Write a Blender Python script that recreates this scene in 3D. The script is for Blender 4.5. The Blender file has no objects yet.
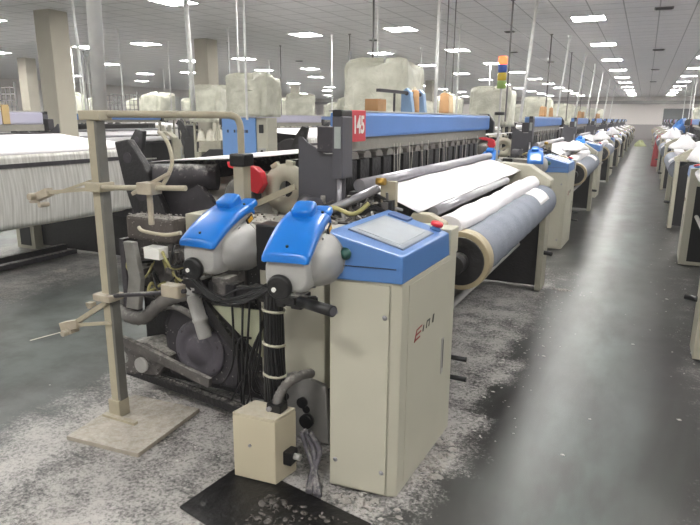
import bpy, bmesh, math, random
from mathutils import Vector, Matrix
random.seed(7)
C = bpy.context.scene.collection
PI = math.pi
rnd = random.uniform

# ------------------------------------------------------------------ materials
def lin(h):
    h = h.lstrip('#'); o = []
    for i in (0, 2, 4):
        c = int(h[i:i+2], 16)/255
        o.append(c/12.92 if c <= .04045 else ((c+.055)/1.055)**2.4)
    return (*o, 1)

MATS = {}
def mat(name, col, rough=.5, metal=0, var=.12, scale=14, dust=0, dustcol='#c9c6be', bump=0, bscale=60, spec=.5):
    """base colour with a little grime; `dust` lays lint on the upward faces"""
    if name in MATS: return MATS[name]
    m = bpy.data.materials.new(name); m.use_nodes = True
    nt = m.node_tree; N = nt.nodes; L = nt.links; b = N['Principled BSDF']
    tc = N.new('ShaderNodeTexCoord')
    nz = N.new('ShaderNodeTexNoise'); nz.inputs['Scale'].default_value = scale; nz.inputs['Detail'].default_value = 5
    L.new(tc.outputs['Object'], nz.inputs['Vector'])
    mx = N.new('ShaderNodeMix'); mx.data_type = 'RGBA'
    c = lin(col); d = tuple(x*(1-var*2) for x in c[:3])+(1,); e = tuple(min(1, x*(1+var)) for x in c[:3])+(1,)
    mx.inputs[6].default_value = d; mx.inputs[7].default_value = e
    L.new(nz.outputs['Fac'], mx.inputs[0])
    out = mx.outputs[2]
    if dust:
        g = N.new('ShaderNodeNewGeometry'); sx = N.new('ShaderNodeSeparateXYZ'); L.new(g.outputs['Normal'], sx.inputs[0])
        n2 = N.new('ShaderNodeTexNoise'); n2.inputs['Scale'].default_value = 23; n2.inputs['Detail'].default_value = 8; n2.inputs['Roughness'].default_value = .75
        L.new(tc.outputs['Object'], n2.inputs['Vector'])
        up = N.new('ShaderNodeMath'); up.operation = 'MULTIPLY_ADD'; up.inputs[1].default_value = .22; up.inputs[2].default_value = .0
        L.new(sx.outputs['Z'], up.inputs[0])
        ad = N.new('ShaderNodeMath'); ad.operation = 'ADD'; L.new(up.outputs[0], ad.inputs[0]); L.new(n2.outputs['Fac'], ad.inputs[1])
        mr = N.new('ShaderNodeMapRange'); mr.inputs[1].default_value = .72-.3*dust; mr.inputs[2].default_value = .98-.3*dust
        L.new(ad.outputs[0], mr.inputs[0])
        ml = N.new('ShaderNodeMath'); ml.operation = 'MULTIPLY'; ml.inputs[1].default_value = min(.9, .35+dust*.6); L.new(mr.outputs[0], ml.inputs[0])
        m2 = N.new('ShaderNodeMix'); m2.data_type = 'RGBA'; L.new(ml.outputs[0], m2.inputs[0]); L.new(out, m2.inputs[6]); m2.inputs[7].default_value = lin(dustcol)
        out = m2.outputs[2]
    L.new(out, b.inputs['Base Color'])
    b.inputs['Roughness'].default_value = rough; b.inputs['Metallic'].default_value = metal
    b.inputs['Specular IOR Level'].default_value = spec
    if bump:
        n3 = N.new('ShaderNodeTexNoise'); n3.inputs['Scale'].default_value = bscale; n3.inputs['Detail'].default_value = 6
        L.new(tc.outputs['Object'], n3.inputs['Vector'])
        bp = N.new('ShaderNodeBump'); bp.inputs['Strength'].default_value = bump; bp.inputs['Distance'].default_value = .02
        L.new(n3.outputs['Fac'], bp.inputs['Height']); L.new(bp.outputs[0], b.inputs['Normal'])
    MATS[name] = m
    return m

BEIGE = mat('cream_paint', '#b6b3a3', .45, var=.05, scale=5)
BEIGE_D = mat('dusty_cream_paint', '#aeaa99', .6, var=.1, dust=.25)
TANM = mat('tan_paint', '#a79f8a', .55, var=.1, dust=.2)
BLUE = mat('blue_paint', '#4c77b2', .35, var=.05, scale=5)
BEAMB = mat('beam_blue_paint', '#5580c2', .4, var=.06, scale=4, dust=.12)
FBLUE = mat('bright_blue_plastic', '#0a6cc4', .3, var=.05)
GREYP = mat('grey_plastic', '#a3a29f', .45, var=.08, dust=.12)
BLACK = mat('black_oily_metal', '#1a181b', .45, var=.3, dust=.17, bump=.3, bscale=40)
BLACKC = mat('black_plastic', '#141416', .35, var=.2)
DARK = mat('dark_steel', '#3d3a3f', .55, metal=.15, var=.25, dust=.38)
DKPL = mat('charcoal_painted_steel', '#4b4a50', .5, var=.08)
DUSTY = mat('lint_covered_metal', '#5e5a58', .8, var=.3, dust=.5, bump=.5, bscale=30)
STEEL = mat('brushed_steel', '#9c9ba0', .35, metal=.6, var=.15)
LTGREY = mat('light_grey_paint', '#a9a8a5', .5, var=.12, dust=.2)
FABRIC = mat('white_woven_fabric', '#e6e3e6', .9, var=.03, scale=6, bump=.15, bscale=150)
GFABRIC = mat('grey_fabric_roll', '#787d89', .8, var=.1, scale=9, bump=.3, bscale=70)
RED = mat('red_paint', '#cf2333', .4, var=.1)
SIGNRED = mat('sign_red', '#c63a44', .45, var=.05)
WHITE = mat('white_paint', '#ecebe6', .5, var=.03)
GREEN = mat('green_button', '#2c5a52', .3)
BRASS = mat('brass', '#c59d4a', .35, metal=.7)
BROWN = mat('brown_cardboard', '#a9825a', .8, var=.15)
SCREEN = mat('dusty_screen', '#b4bac0', .25, var=.12, scale=9)
BEZEL = mat('screen_bezel', '#6d7f98', .35)
LINT = mat('cotton_lint', '#c9c6c2', .95, var=.12)
COLM = mat('column_plaster', '#b8b2a4', .8, var=.06, scale=3)
RODW = mat('white_rod_paint', '#f2f2f0', .5)
RODD = mat('dark_rod', '#6b6767', .6)
YELLOW = mat('yellow_lens', '#d4b52a', .3); LENSG = mat('green_lens', '#8fae58', .3); LENSB = mat('blue_lens', '#3557b0', .3)
ORANGE = mat('orange_lens', '#e8703c', .3)
GALV = mat('galvanised_pipe', '#cfcfcd', .6, metal=0, var=.12, dust=.15)
YARN = mat('yarn_cone_white', '#dcd8cc', .9, var=.1)
RIBBED = mat('dusty_hose', '#6b6865', .7, var=.25, dust=.3)
LILAC = mat('hazed_blue_paint', '#a5a3b5', .45, var=.05, scale=4, dust=.25)

def emis(name, col, s):
    m = bpy.data.materials.new(name); m.use_nodes = True
    b = m.node_tree.nodes['Principled BSDF']
    b.inputs['Base Color'].default_value = lin(col); b.inputs['Emission Color'].default_value = lin(col); b.inputs['Emission Strength'].default_value = s
    MATS[name] = m; return m
LAMP = emis('lamp_diffuser', '#fffdf8', 46)
REDLAMP = emis('lit_red_lens', '#ff5a30', 2.2)

def plastic_mat():
    m = bpy.data.materials.new('clear_plastic_sheet'); m.use_nodes = True
    nt = m.node_tree; N = nt.nodes; L = nt.links; b = N['Principled BSDF']
    tc = N.new('ShaderNodeTexCoord'); nz = N.new('ShaderNodeTexNoise'); nz.inputs['Scale'].default_value = 5; nz.inputs['Detail'].default_value = 7
    L.new(tc.outputs['Object'], nz.inputs['Vector'])
    cr = N.new('ShaderNodeValToRGB'); cr.color_ramp.elements[0].position = .3; cr.color_ramp.elements[0].color = lin('#b4b4a3'); cr.color_ramp.elements[1].position = .7; cr.color_ramp.elements[1].color = lin('#dbdacb')
    L.new(nz.outputs['Fac'], cr.inputs[0]); L.new(cr.outputs[0], b.inputs['Base Color'])
    b.inputs['Roughness'].default_value = .35; b.inputs['Alpha'].default_value = .93
    bp = N.new('ShaderNodeBump'); bp.inputs['Strength'].default_value = .6; bp.inputs['Distance'].default_value = .05
    n3 = N.new('ShaderNodeTexNoise'); n3.inputs['Scale'].default_value = 9; n3.inputs['Detail'].default_value = 5; n3.inputs['Distortion'].default_value = 1.5
    L.new(tc.outputs['Object'], n3.inputs['Vector']); L.new(n3.outputs['Fac'], bp.inputs['Height']); L.new(bp.outputs[0], b.inputs['Normal'])
    return m
PLASTIC = plastic_mat()

def warp_mat():
    """hanging warp threads: fine vertical streaks that run with the yarn, greyed for the shade on them"""
    m = bpy.data.materials.new('shaded_warp_threads'); m.use_nodes = True
    nt = m.node_tree; N = nt.nodes; L = nt.links; b = N['Principled BSDF']
    tc = N.new('ShaderNodeTexCoord'); mp = N.new('ShaderNodeMapping'); mp.inputs['Scale'].default_value = (2.5, 45, 2.5)
    nz = N.new('ShaderNodeTexNoise'); nz.inputs['Scale'].default_value = 1; nz.inputs['Detail'].default_value = 4
    L.new(tc.outputs['Object'], mp.inputs[0]); L.new(mp.outputs[0], nz.inputs['Vector'])
    cr = N.new('ShaderNodeValToRGB'); cr.color_ramp.elements[0].position = .3; cr.color_ramp.elements[0].color = lin('#a9a7a1'); cr.color_ramp.elements[1].position = .65; cr.color_ramp.elements[1].color = lin('#cdccc8')
    L.new(nz.outputs['Fac'], cr.inputs[0]); L.new(cr.outputs[0], b.inputs['Base Color']); b.inputs['Roughness'].default_value = .9
    return m
WARP = warp_mat()  # greyer than the top sheet: shade of the upright face painted in

# ------------------------------------------------------------------ mesh builder
class MB:
    def __init__(s): s.v = []; s.f = []; s.sm = []
    def add(s, vs, fs, smooth=False, M=None):
        n = len(s.v)
        s.v += [tuple(M @ Vector(p)) if M is not None else tuple(p) for p in vs]
        s.f += [tuple(i+n for i in f) for f in fs]; s.sm += [smooth]*len(fs)
        return s
    def box(s, a, b, M=None):
        x0, y0, z0 = a; x1, y1, z1 = b
        return s.add([(x0,y0,z0),(x1,y0,z0),(x1,y1,z0),(x0,y1,z0),(x0,y0,z1),(x1,y0,z1),(x1,y1,z1),(x0,y1,z1)],
              [(0,3,2,1),(4,5,6,7),(0,1,5,4),(1,2,6,5),(2,3,7,6),(3,0,4,7)], False, M)
    def bar(s, p, q, w, h=None):
        """rectangular bar from p to q"""
        p = Vector(p); q = Vector(q); d = q-p; h = h or w
        up = Vector((0,0,1)) if abs(d.normalized().z) < .95 else Vector((0,1,0))
        R = d.to_track_quat('Y', 'Z').to_matrix().to_4x4() if abs(d.normalized().z) < .95 else d.to_track_quat('Y', 'X').to_matrix().to_4x4()
        return s.box((-w/2,0,-h/2), (w/2,d.length,h/2), Matrix.Translation(p) @ R)
    def cyl(s, p, q, r, r2=None, n=16, smooth=True, caps=True):
        p = Vector(p); q = Vector(q); d = q-p; r2 = r if r2 is None else r2
        R = d.to_track_quat('Z', 'Y').to_matrix()
        vs = []
        for k in range(n):
            a = 2*PI*k/n; e = R @ Vector((math.cos(a), math.sin(a), 0)); vs += [p+e*r, q+e*r2]
        s.add(vs, [(2*k, 2*((k+1) % n), 2*((k+1) % n)+1, 2*k+1) for k in range(n)], smooth)
        if caps: s.add(vs[0::2], [tuple(reversed(range(n)))]); s.add(vs[1::2], [tuple(range(n))])
        return s
    def tube(s, pts, r, n=8, ribs=0, closed=False):
        """tube along a smoothed path"""
        P = [Vector(p) for p in pts]
        if len(P) > 2:
            Q = []
            for i in range(len(P)-1):
                a = P[max(0,i-1)]; b = P[i]; c = P[i+1]; d = P[min(len(P)-1,i+2)]
                for t in range(6):
                    t /= 6; Q.append(.5*((2*b)+(c-a)*t+(2*a-5*b+4*c-d)*t*t+(3*b-a-3*c+d)*t**3))
            P = Q+[P[-1]]
        rings = []
        nrm = None
        for i, p in enumerate(P):
            t = (P[min(i+1,len(P)-1)]-P[max(i-1,0)]).normalized()
            if nrm is None: nrm = t.orthogonal().normalized()
            nrm = (nrm - t*nrm.dot(t)).normalized(); bi = t.cross(nrm)
            rr = r*(1+(.18 if ribs and i % 2 else 0))
            rings.append([p+(nrm*math.cos(2*PI*k/n)+bi*math.sin(2*PI*k/n))*rr for k in range(n)])
        return s.loft(rings, True)
    def loft(s, rings, smooth=True, caps=True):
        n = len(rings[0]); vs = [p for r in rings for p in r]; fs = []
        for i in range(len(rings)-1):
            for k in range(n):
                a = i*n+k; b = i*n+(k+1) % n; fs.append((a, b, b+n, a+n))
        s.add(vs, fs, smooth)
        if caps: s.add(rings[0], [tuple(reversed(range(n)))]); s.add(rings[-1], [tuple(range(n))])
        return s
    def prism(s, poly, lo, hi, axis='y', M=None):
        """polygon given in the other two axes, extruded along axis"""
        def P(a, b, t): return {'x': (t,a,b), 'y': (a,t,b), 'z': (a,b,t)}[axis]
        n = len(poly)
        vs = [P(a,b,lo) for a, b in poly]+[P(a,b,hi) for a, b in poly]
        return s.add(vs, [tuple(reversed(range(n))), tuple(range(n,2*n))]+[(k,(k+1) % n,(k+1) % n+n,k+n) for k in range(n)], False, M)
    def ell(s, c, r, M=None, n=18, m=12, pw=1):
        rings = []
        vs = []; fs = []
        def sg(x): return math.copysign(abs(x)**pw, x)
        for j in range(m+1):
            b = -PI/2+PI*j/m
            for k in range(n):
                a = 2*PI*k/n
                vs.append((c[0]+r[0]*sg(math.cos(b))*sg(math.cos(a)), c[1]+r[1]*sg(math.cos(b))*sg(math.sin(a)), c[2]+r[2]*sg(math.sin(b))))
        for j in range(m):
            for k in range(n): fs.append((j*n+k, j*n+(k+1) % n, (j+1)*n+(k+1) % n, (j+1)*n+k))
        return s.add(vs, fs, True, M)
    def lathe(s, prof, c, d=(0,0,1), n=24, smooth=True, caps=True):
        """profile (r, h) spun about direction d from c"""
        R = Vector(d).to_track_quat('Z', 'Y').to_matrix(); c = Vector(c)
        rings = [[c+R @ Vector((max(r,1e-4)*math.cos(2*PI*k/n), max(r,1e-4)*math.sin(2*PI*k/n), h)) for k in range(n)] for r, h in prof]
        return s.loft(rings, smooth, caps)
    def grid(s, fn, nu, nv, thick=.004):
        """sheet fn(u,v) with a real thickness"""
        T = [[Vector(fn(i/nu, j/nv)) for j in range(nv+1)] for i in range(nu+1)]
        vs = []; fs = []; W = nv+1
        for i in range(nu+1):
            for j in range(nv+1):
                du = T[min(i+1,nu)][j]-T[max(i-1,0)][j]; dv = T[i][min(j+1,nv)]-T[i][max(j-1,0)]
                nn = du.cross(dv); nn = nn.normalized() if nn.length > 1e-9 else Vector((0,0,1))
                vs.append(T[i][j]+nn*thick/2)
        K = len(vs)
        for i in range(nu+1):
            for j in range(nv+1): vs.append(T[i][j]*2-Vector(vs[i*W+j]))
        for i in range(nu):
            for j in range(nv):
                a = i*W+j; fs.append((a,a+W,a+W+1,a+1)); fs.append((K+a,K+a+1,K+a+W+1,K+a+W))
        for i in range(nu):
            a = i*W; fs.append((a,a+K,a+W+K,a+W)); a = i*W+nv; fs.append((a,a+W,a+W+K,a+K))
        for j in range(nv):
            fs.append((j,j+1,j+1+K,j+K)); a = nu*W+j; fs.append((a,a+K,a+1+K,a+1))
        return s.add(vs, fs, True)
    def build(s, name, m, parent=None, bevel=0, loc=None):
        me = bpy.data.meshes.new(name)
        off = Vector(loc) if loc is not None else (Vector(parent['_o']) if parent is not None and '_o' in parent else Vector())
        me.from_pydata([tuple(Vector(p)-off) for p in s.v], [], s.f)
        me.polygons.foreach_set('use_smooth', s.sm)
        bm = bmesh.new(); bm.from_mesh(me)
        bmesh.ops.remove_doubles(bm, verts=bm.verts, dist=1e-5)
        bmesh.ops.recalc_face_normals(bm, faces=bm.faces)
        if bevel:
            ed = [e for e in bm.edges if len(e.link_faces) == 2 and e.calc_face_angle(0) > .7]
            r = bmesh.ops.bevel(bm, geom=ed, offset=bevel, segments=2, affect='EDGES', profile=.6, clamp_overlap=True)
            for f in r['faces']: f.smooth = False
        bm.to_mesh(me); bm.free()
        me.materials.append(m)
        o = bpy.data.objects.new(name, me); C.objects.link(o)
        if parent is not None:
            o.parent = parent; o['_o'] = tuple(parent['_o'])
        elif loc is not None:
            o.location = loc; o['_o'] = tuple(loc)
        else: o['_o'] = (0,0,0)
        return o

def tag(o, label, cat, group=None):
    o['label'] = label; o['category'] = cat
    if group: o['group'] = group
    return o
def thing(name, loc, label=None, cat=None, group=None):
    o = bpy.data.objects.new(name, None); C.objects.link(o); o.location = loc; o['_o'] = tuple(loc); o.empty_display_size = .1
    if label: tag(o, label, cat, group)
    return o
def struct(o): o['kind'] = 'structure'; return o
KIDS = {}
def kids(o):
    if o.name not in KIDS: KIDS[o.name] = [c for c in C.objects if c.parent == o]
    return KIDS[o.name]
def dup(o, loc, label, group=None, rz=0, skip=()):
    r = o.copy(); C.objects.link(r); r.location = loc; r.rotation_euler = (0,0,rz); r['label'] = label
    if group: r['group'] = group
    for ch in kids(o):
        if ch.name.split('.')[0] in skip: continue
        c = ch.copy(); C.objects.link(c); c.parent = r
        for g in kids(ch):
            d = g.copy(); C.objects.link(d); d.parent = c
    return r
ORD = ['first','second','third','fourth','fifth','sixth','seventh','eighth','ninth','tenth','eleventh','twelfth']
PITCH = 6.2
# ------------------------------------------------------------------ camera
CAMH = 1.75
cam = bpy.data.objects.new('camera', bpy.data.cameras.new('camera')); C.objects.link(cam)
cam.data.sensor_width = 36; cam.data.lens = 600*36/700; cam.data.clip_start = .05; cam.data.clip_end = 300
_th, _yaw, _roll = math.radians(13.5934), math.radians(25.5614), math.radians(.5)
_fw = Vector((-math.sin(_yaw)*math.cos(_th), math.cos(_yaw)*math.cos(_th), -math.sin(_th)))
_rt = Vector((math.cos(_yaw), math.sin(_yaw), 0)); _up = _rt.cross(_fw)
_r2 = _rt*math.cos(_roll)+_up*math.sin(_roll); _u2 = -_rt*math.sin(_roll)+_up*math.cos(_roll)
_M = Matrix((( _r2.x, _u2.x, -_fw.x, 0), (_r2.y, _u2.y, -_fw.y, 0), (_r2.z, _u2.z, -_fw.z, CAMH), (0,0,0,1)))
cam.matrix_world = _M
bpy.context.scene.camera = cam

# ------------------------------------------------------------------ setting
CEIL = 3.8; FARY = 62; LEFTX = -34; RIGHTX = 12; BACKY = -9
def floor_mat():
    m = bpy.data.materials.new('worn_green_concrete'); m.use_nodes = True
    nt = m.node_tree; N = nt.nodes; L = nt.links; b = N['Principled BSDF']
    tc = N.new('ShaderNodeTexCoord'); P = tc.outputs['Object']
    def noise(sc, det=6, rough=.6, dist=0, vec=None):
        n = N.new('ShaderNodeTexNoise'); n.inputs['Scale'].default_value = sc; n.inputs['Detail'].default_value = det
        n.inputs['Roughness'].default_value = rough; n.inputs['Distortion'].default_value = dist; L.new(vec or P, n.inputs['Vector']); return n.outputs['Fac']
    def math_(op, a, b_=None, c=None):
        n = N.new('ShaderNodeMath'); n.operation = op
        for i, x in enumerate((a, b_, c)):
            if x is None: continue
            if isinstance(x, (int, float)): n.inputs[i].default_value = x
            else: L.new(x, n.inputs[i])
        return n.outputs[0]
    def ramp(f, lo, hi, smooth=True):
        n = N.new('ShaderNodeMapRange'); n.inputs[1].default_value = lo; n.inputs[2].default_value = hi
        if smooth: n.interpolation_type = 'SMOOTHSTEP'
        L.new(f, n.inputs[0]); return n.outputs[0]
    def mix(f, a, c):
        n = N.new('ShaderNodeMix'); n.data_type = 'RGBA'; L.new(f, n.inputs[0])
        for i, x in ((6, a), (7, c)):
            if isinstance(x, str): n.inputs[i].default_value = lin(x)
            else: L.new(x, n.inputs[i])
        return n.outputs[2]
    sp = N.new('ShaderNodeSeparateXYZ'); L.new(P, sp.inputs[0]); X = sp.outputs[0]; Y = sp.outputs[1]
    # trodden paint: dark grey with paler, greener patches
    mp = N.new('ShaderNodeMapping'); mp.inputs['Scale'].default_value = (1, .35, 1); L.new(P, mp.inputs[0])
    base = mix(ramp(noise(1.3, 5, .6, .6, mp.outputs[0]), .35, .68), '#2b2929', '#444644')
    base = mix(ramp(noise(9, 8, .7), .5, .8), base, '#393838')
    # paler, greener floor in the alley on the left
    base = mix(math_('MULTIPLY', math_('SUBTRACT', 1, ramp(X, -3.6, -2.4)), ramp(noise(2.2, 6, .65), .25, .7)), base, '#686e6c')
    # trodden aisle strip, paler: the reflected streak is painted into its colour
    streak = math_('MULTIPLY', ramp(X, -.6, -.15), math_('SUBTRACT', 1, ramp(X, -.1, .35)))
    base = mix(math_('MULTIPLY', streak, ramp(noise(2.2, 5, .6, 0, mp.outputs[0]), .3, .75)), base, '#5c6663')
    # lint: settles along both edges of the aisle and all round the near machine
    wob = math_('MULTIPLY_ADD', noise(1.1, 4), .9, -.45)
    Xw = math_('ADD', X, wob)
    a = math_('SUBTRACT', 1, ramp(Xw, -.85, -.42)); a = math_('MULTIPLY', a, math_('MULTIPLY_ADD', ramp(Y, 6.3, 8), -.45, 1)); a = math_('MULTIPLY', a, ramp(Xw, -3.6, -2.9))
    r = math_('MULTIPLY', ramp(Xw, .1, .55), .6)
    lft = math_('MULTIPLY', ramp(Xw, -8.2, -7.4), math_('SUBTRACT', 1, ramp(Xw, -5.6, -4.7)))
    reg = math_('MAXIMUM', math_('MAXIMUM', a, r), math_('MULTIPLY', lft, .95))
    fine = noise(48, 10, .8, .3); mid = noise(4.2, 6, .7)
    v = math_('ADD', math_('MULTIPLY', fine, .62), math_('MULTIPLY', mid, .38))
    thr = math_('MULTIPLY_ADD', reg, -.25, .68)
    l = ramp(math_('SUBTRACT', v, thr), -.03, .13)
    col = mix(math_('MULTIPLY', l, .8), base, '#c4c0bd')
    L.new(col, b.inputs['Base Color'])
    rg = math_('MULTIPLY_ADD', streak, -.05, .38); rg = math_('MULTIPLY_ADD', l, .45, rg); rg = math_('ADD', rg, math_('MULTIPLY_ADD', noise(3, 5), .12, -.05)); L.new(rg, b.inputs['Roughness'])
    bp = N.new('ShaderNodeBump'); bp.inputs['Strength'].default_value = .35; bp.inputs['Distance'].default_value = .01
    L.new(math_('MULTIPLY', l, v), bp.inputs['Height']); L.new(bp.outputs[0], b.inputs['Normal'])
    return m
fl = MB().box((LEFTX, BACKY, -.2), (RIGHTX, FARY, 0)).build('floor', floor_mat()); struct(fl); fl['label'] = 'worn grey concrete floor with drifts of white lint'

def ceil_mat():
    m = bpy.data.materials.new('ceiling_panels'); m.use_nodes = True
    nt = m.node_tree; N = nt.nodes; L = nt.links; b = N['Principled BSDF']
    tc = N.new('ShaderNodeTexCoord')
    br = N.new('ShaderNodeTexBrick'); br.offset = 0; br.inputs['Scale'].default_value = 1; br.inputs['Brick Width'].default_value = .6; br.inputs['Row Height'].default_value = .6
    br.inputs['Mortar Size'].default_value = .012; br.inputs['Color1'].default_value = lin('#f0eeef'); br.inputs['Color2'].default_value = lin('#f4f2f3'); br.inputs['Mortar'].default_value = lin('#b9b7b8')
    L.new(tc.outputs['Object'], br.inputs['Vector'])
    nz = N.new('ShaderNodeTexNoise'); nz.inputs['Scale'].default_value = 7; nz.inputs['Detail'].default_value = 8; nz.inputs['Roughness'].default_value = .75
    L.new(tc.outputs['Object'], nz.inputs['Vector'])
    mx = N.new('ShaderNodeMix'); mx.data_type = 'RGBA'; mx.blend_type = 'MULTIPLY'; mx.inputs[0].default_value = .6
    cr = N.new('ShaderNodeValToRGB'); cr.color_ramp.elements[0].position = .35; cr.color_ramp.elements[0].color = (.86,.86,.86,1); cr.color_ramp.elements[1].position = .65
    L.new(nz.outputs['Fac'], cr.inputs[0]); L.new(br.outputs['Color'], mx.inputs[6]); L.new(cr.outputs[0], mx.inputs[7]); L.new(mx.outputs[2], b.inputs['Base Color'])
    b.inputs['Roughness'].default_value = .7
    return m
struct(MB().box((LEFTX, BACKY, CEIL), (RIGHTX, FARY, CEIL+.2)).build('ceiling', ceil_mat()))['label'] = 'grey panelled ceiling'
WALLM = mat('wall_plaster', '#dfd8d5', .8, var=.04, scale=.7); WALLD = mat('wall_dado_paint', '#8d8788', .7, var=.05, scale=.7)
struct(MB().box((LEFTX-.2, FARY, 0), (RIGHTX+.2, FARY+.2, CEIL)).build('wall_far', WALLM))['label'] = 'far end wall, pale pinkish plaster'
struct(MB().box((LEFTX-.2, BACKY, 0), (LEFTX, FARY, CEIL)).build('wall_left', WALLM))['label'] = 'far left wall of pale plaster'
struct(MB().box((RIGHTX, BACKY, 0), (RIGHTX+.2, FARY, CEIL)).build('wall_right', WALLM))['label'] = 'right wall of pale plaster'
struct(MB().box((LEFTX-.2, BACKY-.2, 0), (RIGHTX+.2, BACKY, CEIL)).build('wall_near', WALLM))['label'] = 'wall behind the camera'
struct(MB().box((LEFTX, FARY-.03, 0), (RIGHTX, FARY, 1.35)).build('trim_1', WALLD))['label'] = 'grey painted dado along the far wall'
struct(MB().box((LEFTX, FARY-.5, 3.15), (RIGHTX, FARY-.02, 3.42)).build('trim_2', mat('duct_grey', '#8f8a89', .6)))['label'] = 'grey duct running across the top of the far wall'
struct(MB().box((1.3, FARY-.08, .9), (3.9, FARY-.02, 2.75)).build('window_1', mat('dark_window', '#3a3f44', .25), bevel=.01))['label'] = 'dark window in the far wall'
# high windows in the left wall
k = 2
for y in (14, 20, 26, 32, 38, 44):
    w = MB().box((LEFTX, y, 1.9), (LEFTX+.05, y+2.6, 3.2)).build('window_%d' % k, mat('pale_glass', '#dcdcda', .3)); struct(w); k += 1
    f = MB()
    for t in (0, .86, 1.73, 2.55): f.box((LEFTX+.05, y+t, 1.9), (LEFTX+.08, y+t+.05, 3.2))
    f.box((LEFTX+.05, y, 1.86), (LEFTX+.1, y+2.6, 1.9)); f.box((LEFTX+.05, y, 3.2), (LEFTX+.08, y+2.6, 3.25)); f.build('window_frame', WHITE, w)
# columns stand in the cloth aisle between the two rows on the left
for i, y in enumerate((8.9, 13.8, 23.6, 33.4, 43.2)):
    o = MB().box((-11.4, y, 0), (-10.95, y+.45, CEIL)).build('column', COLM, bevel=.02); struct(o); o['label'] = '%s square plaster column from the near end, left side' % ORD[i]
    o = MB().box((-21.4, y+2, 0), (-20.95, y+2.45, CEIL)).build('column', COLM, bevel=.02); struct(o); o['label'] = '%s square plaster column in the far left row' % ORD[i]

# lamps
LROWS = [(1.6, "over the right edge of the aisle"), (-1.32, "over the left edge of the aisle"), (-5.5, "over the first row of looms"), (-8.1, "over the second row of looms"),
         (-13.5, "left of the near columns"), (-15.9, "over the third row of looms"), (-20.2, "over the fourth row of looms"), (-23, "over the fifth row of looms"), (-28, "near the far left wall"), (6, "over the looms at the far right")]
lp = thing('ceiling_light', (LROWS[0][0], -5.4, CEIL), 'x', 'light')
h = .315
MB().box((LROWS[0][0]-h, -5.4-h, CEIL-.006), (LROWS[0][0]+h, -5.4+h, CEIL-.002)).build('diffuser', LAMP, lp)
f = MB()
for s in (-1, 1):
    f.box((LROWS[0][0]-h-.03, -5.4+s*(h+.015)-.015, CEIL-.008), (LROWS[0][0]+h+.03, -5.4+s*(h+.015)+.012, CEIL))
    f.box((LROWS[0][0]+s*(h+.015)-.015, -5.4-h, CEIL-.008), (LROWS[0][0]+s*(h+.015)+.015, -5.4+h, CEIL))
f.build('light_frame', mat('lamp_frame_grey', '#b9b9b9', .5), lp)
for x, where in LROWS:
    vis = 0
    for k in range(14):
        y = -5.4+4.9*k
        inview = y > 12 and x > -24 and x < 1.7 or y > 17
        o = lp if (x == LROWS[0][0] and k == 0) else dup(lp, (x, y, CEIL), 'x', None)
        if y > 13: lab = 'square ceiling light %s, %s in line from the camera' % (where, ORD[vis]); vis += 1
        else: lab = 'ceiling light %s, out of frame' % where
        o['label'] = lab; o['group'] = 'ceiling lights '+where
# air vents in the ceiling
vt = None
for i, (x, y, s) in enumerate([(.07, 13.4, 1), (.1, 21, 1), (.1, 29, 1), (.1, 38, 1), (-3.2, 15.5, .7), (-4.0, 20.2, .7), (-6.9, 15.8, .7), (-3.4, 24, .7), (-12, 20.5, .7)]):
    if vt is None:
        vt = thing('ceiling_vent', (x, y, CEIL), 'x', 'vent', 'ceiling vents')
        MB().box((x-.45, y-.16, CEIL-.02), (x+.45, y+.16, CEIL-.003)).build('vent_frame', mat('vent_grey', '#6c6a6a', .6), vt)
        g = MB()
        for q in range(5): g.box((x-.38, y-.13+q*.055, CEIL-.03), (x+.38, y-.1+q*.055, CEIL-.015))
        g.build('vent_grille', mat('vent_dark', '#2d2c2d', .7), vt); o = vt
    else: o = dup(vt, (x, y, CEIL), 'x')
    o.scale = (s*.36, s*.8, 1)
    o['label'] = ('dark ceiling vent above the aisle, %s from the camera' % ORD[i]) if i < 4 else ('small dark ceiling vent left of the aisle, %s from the camera' % ORD[i-4])
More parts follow.
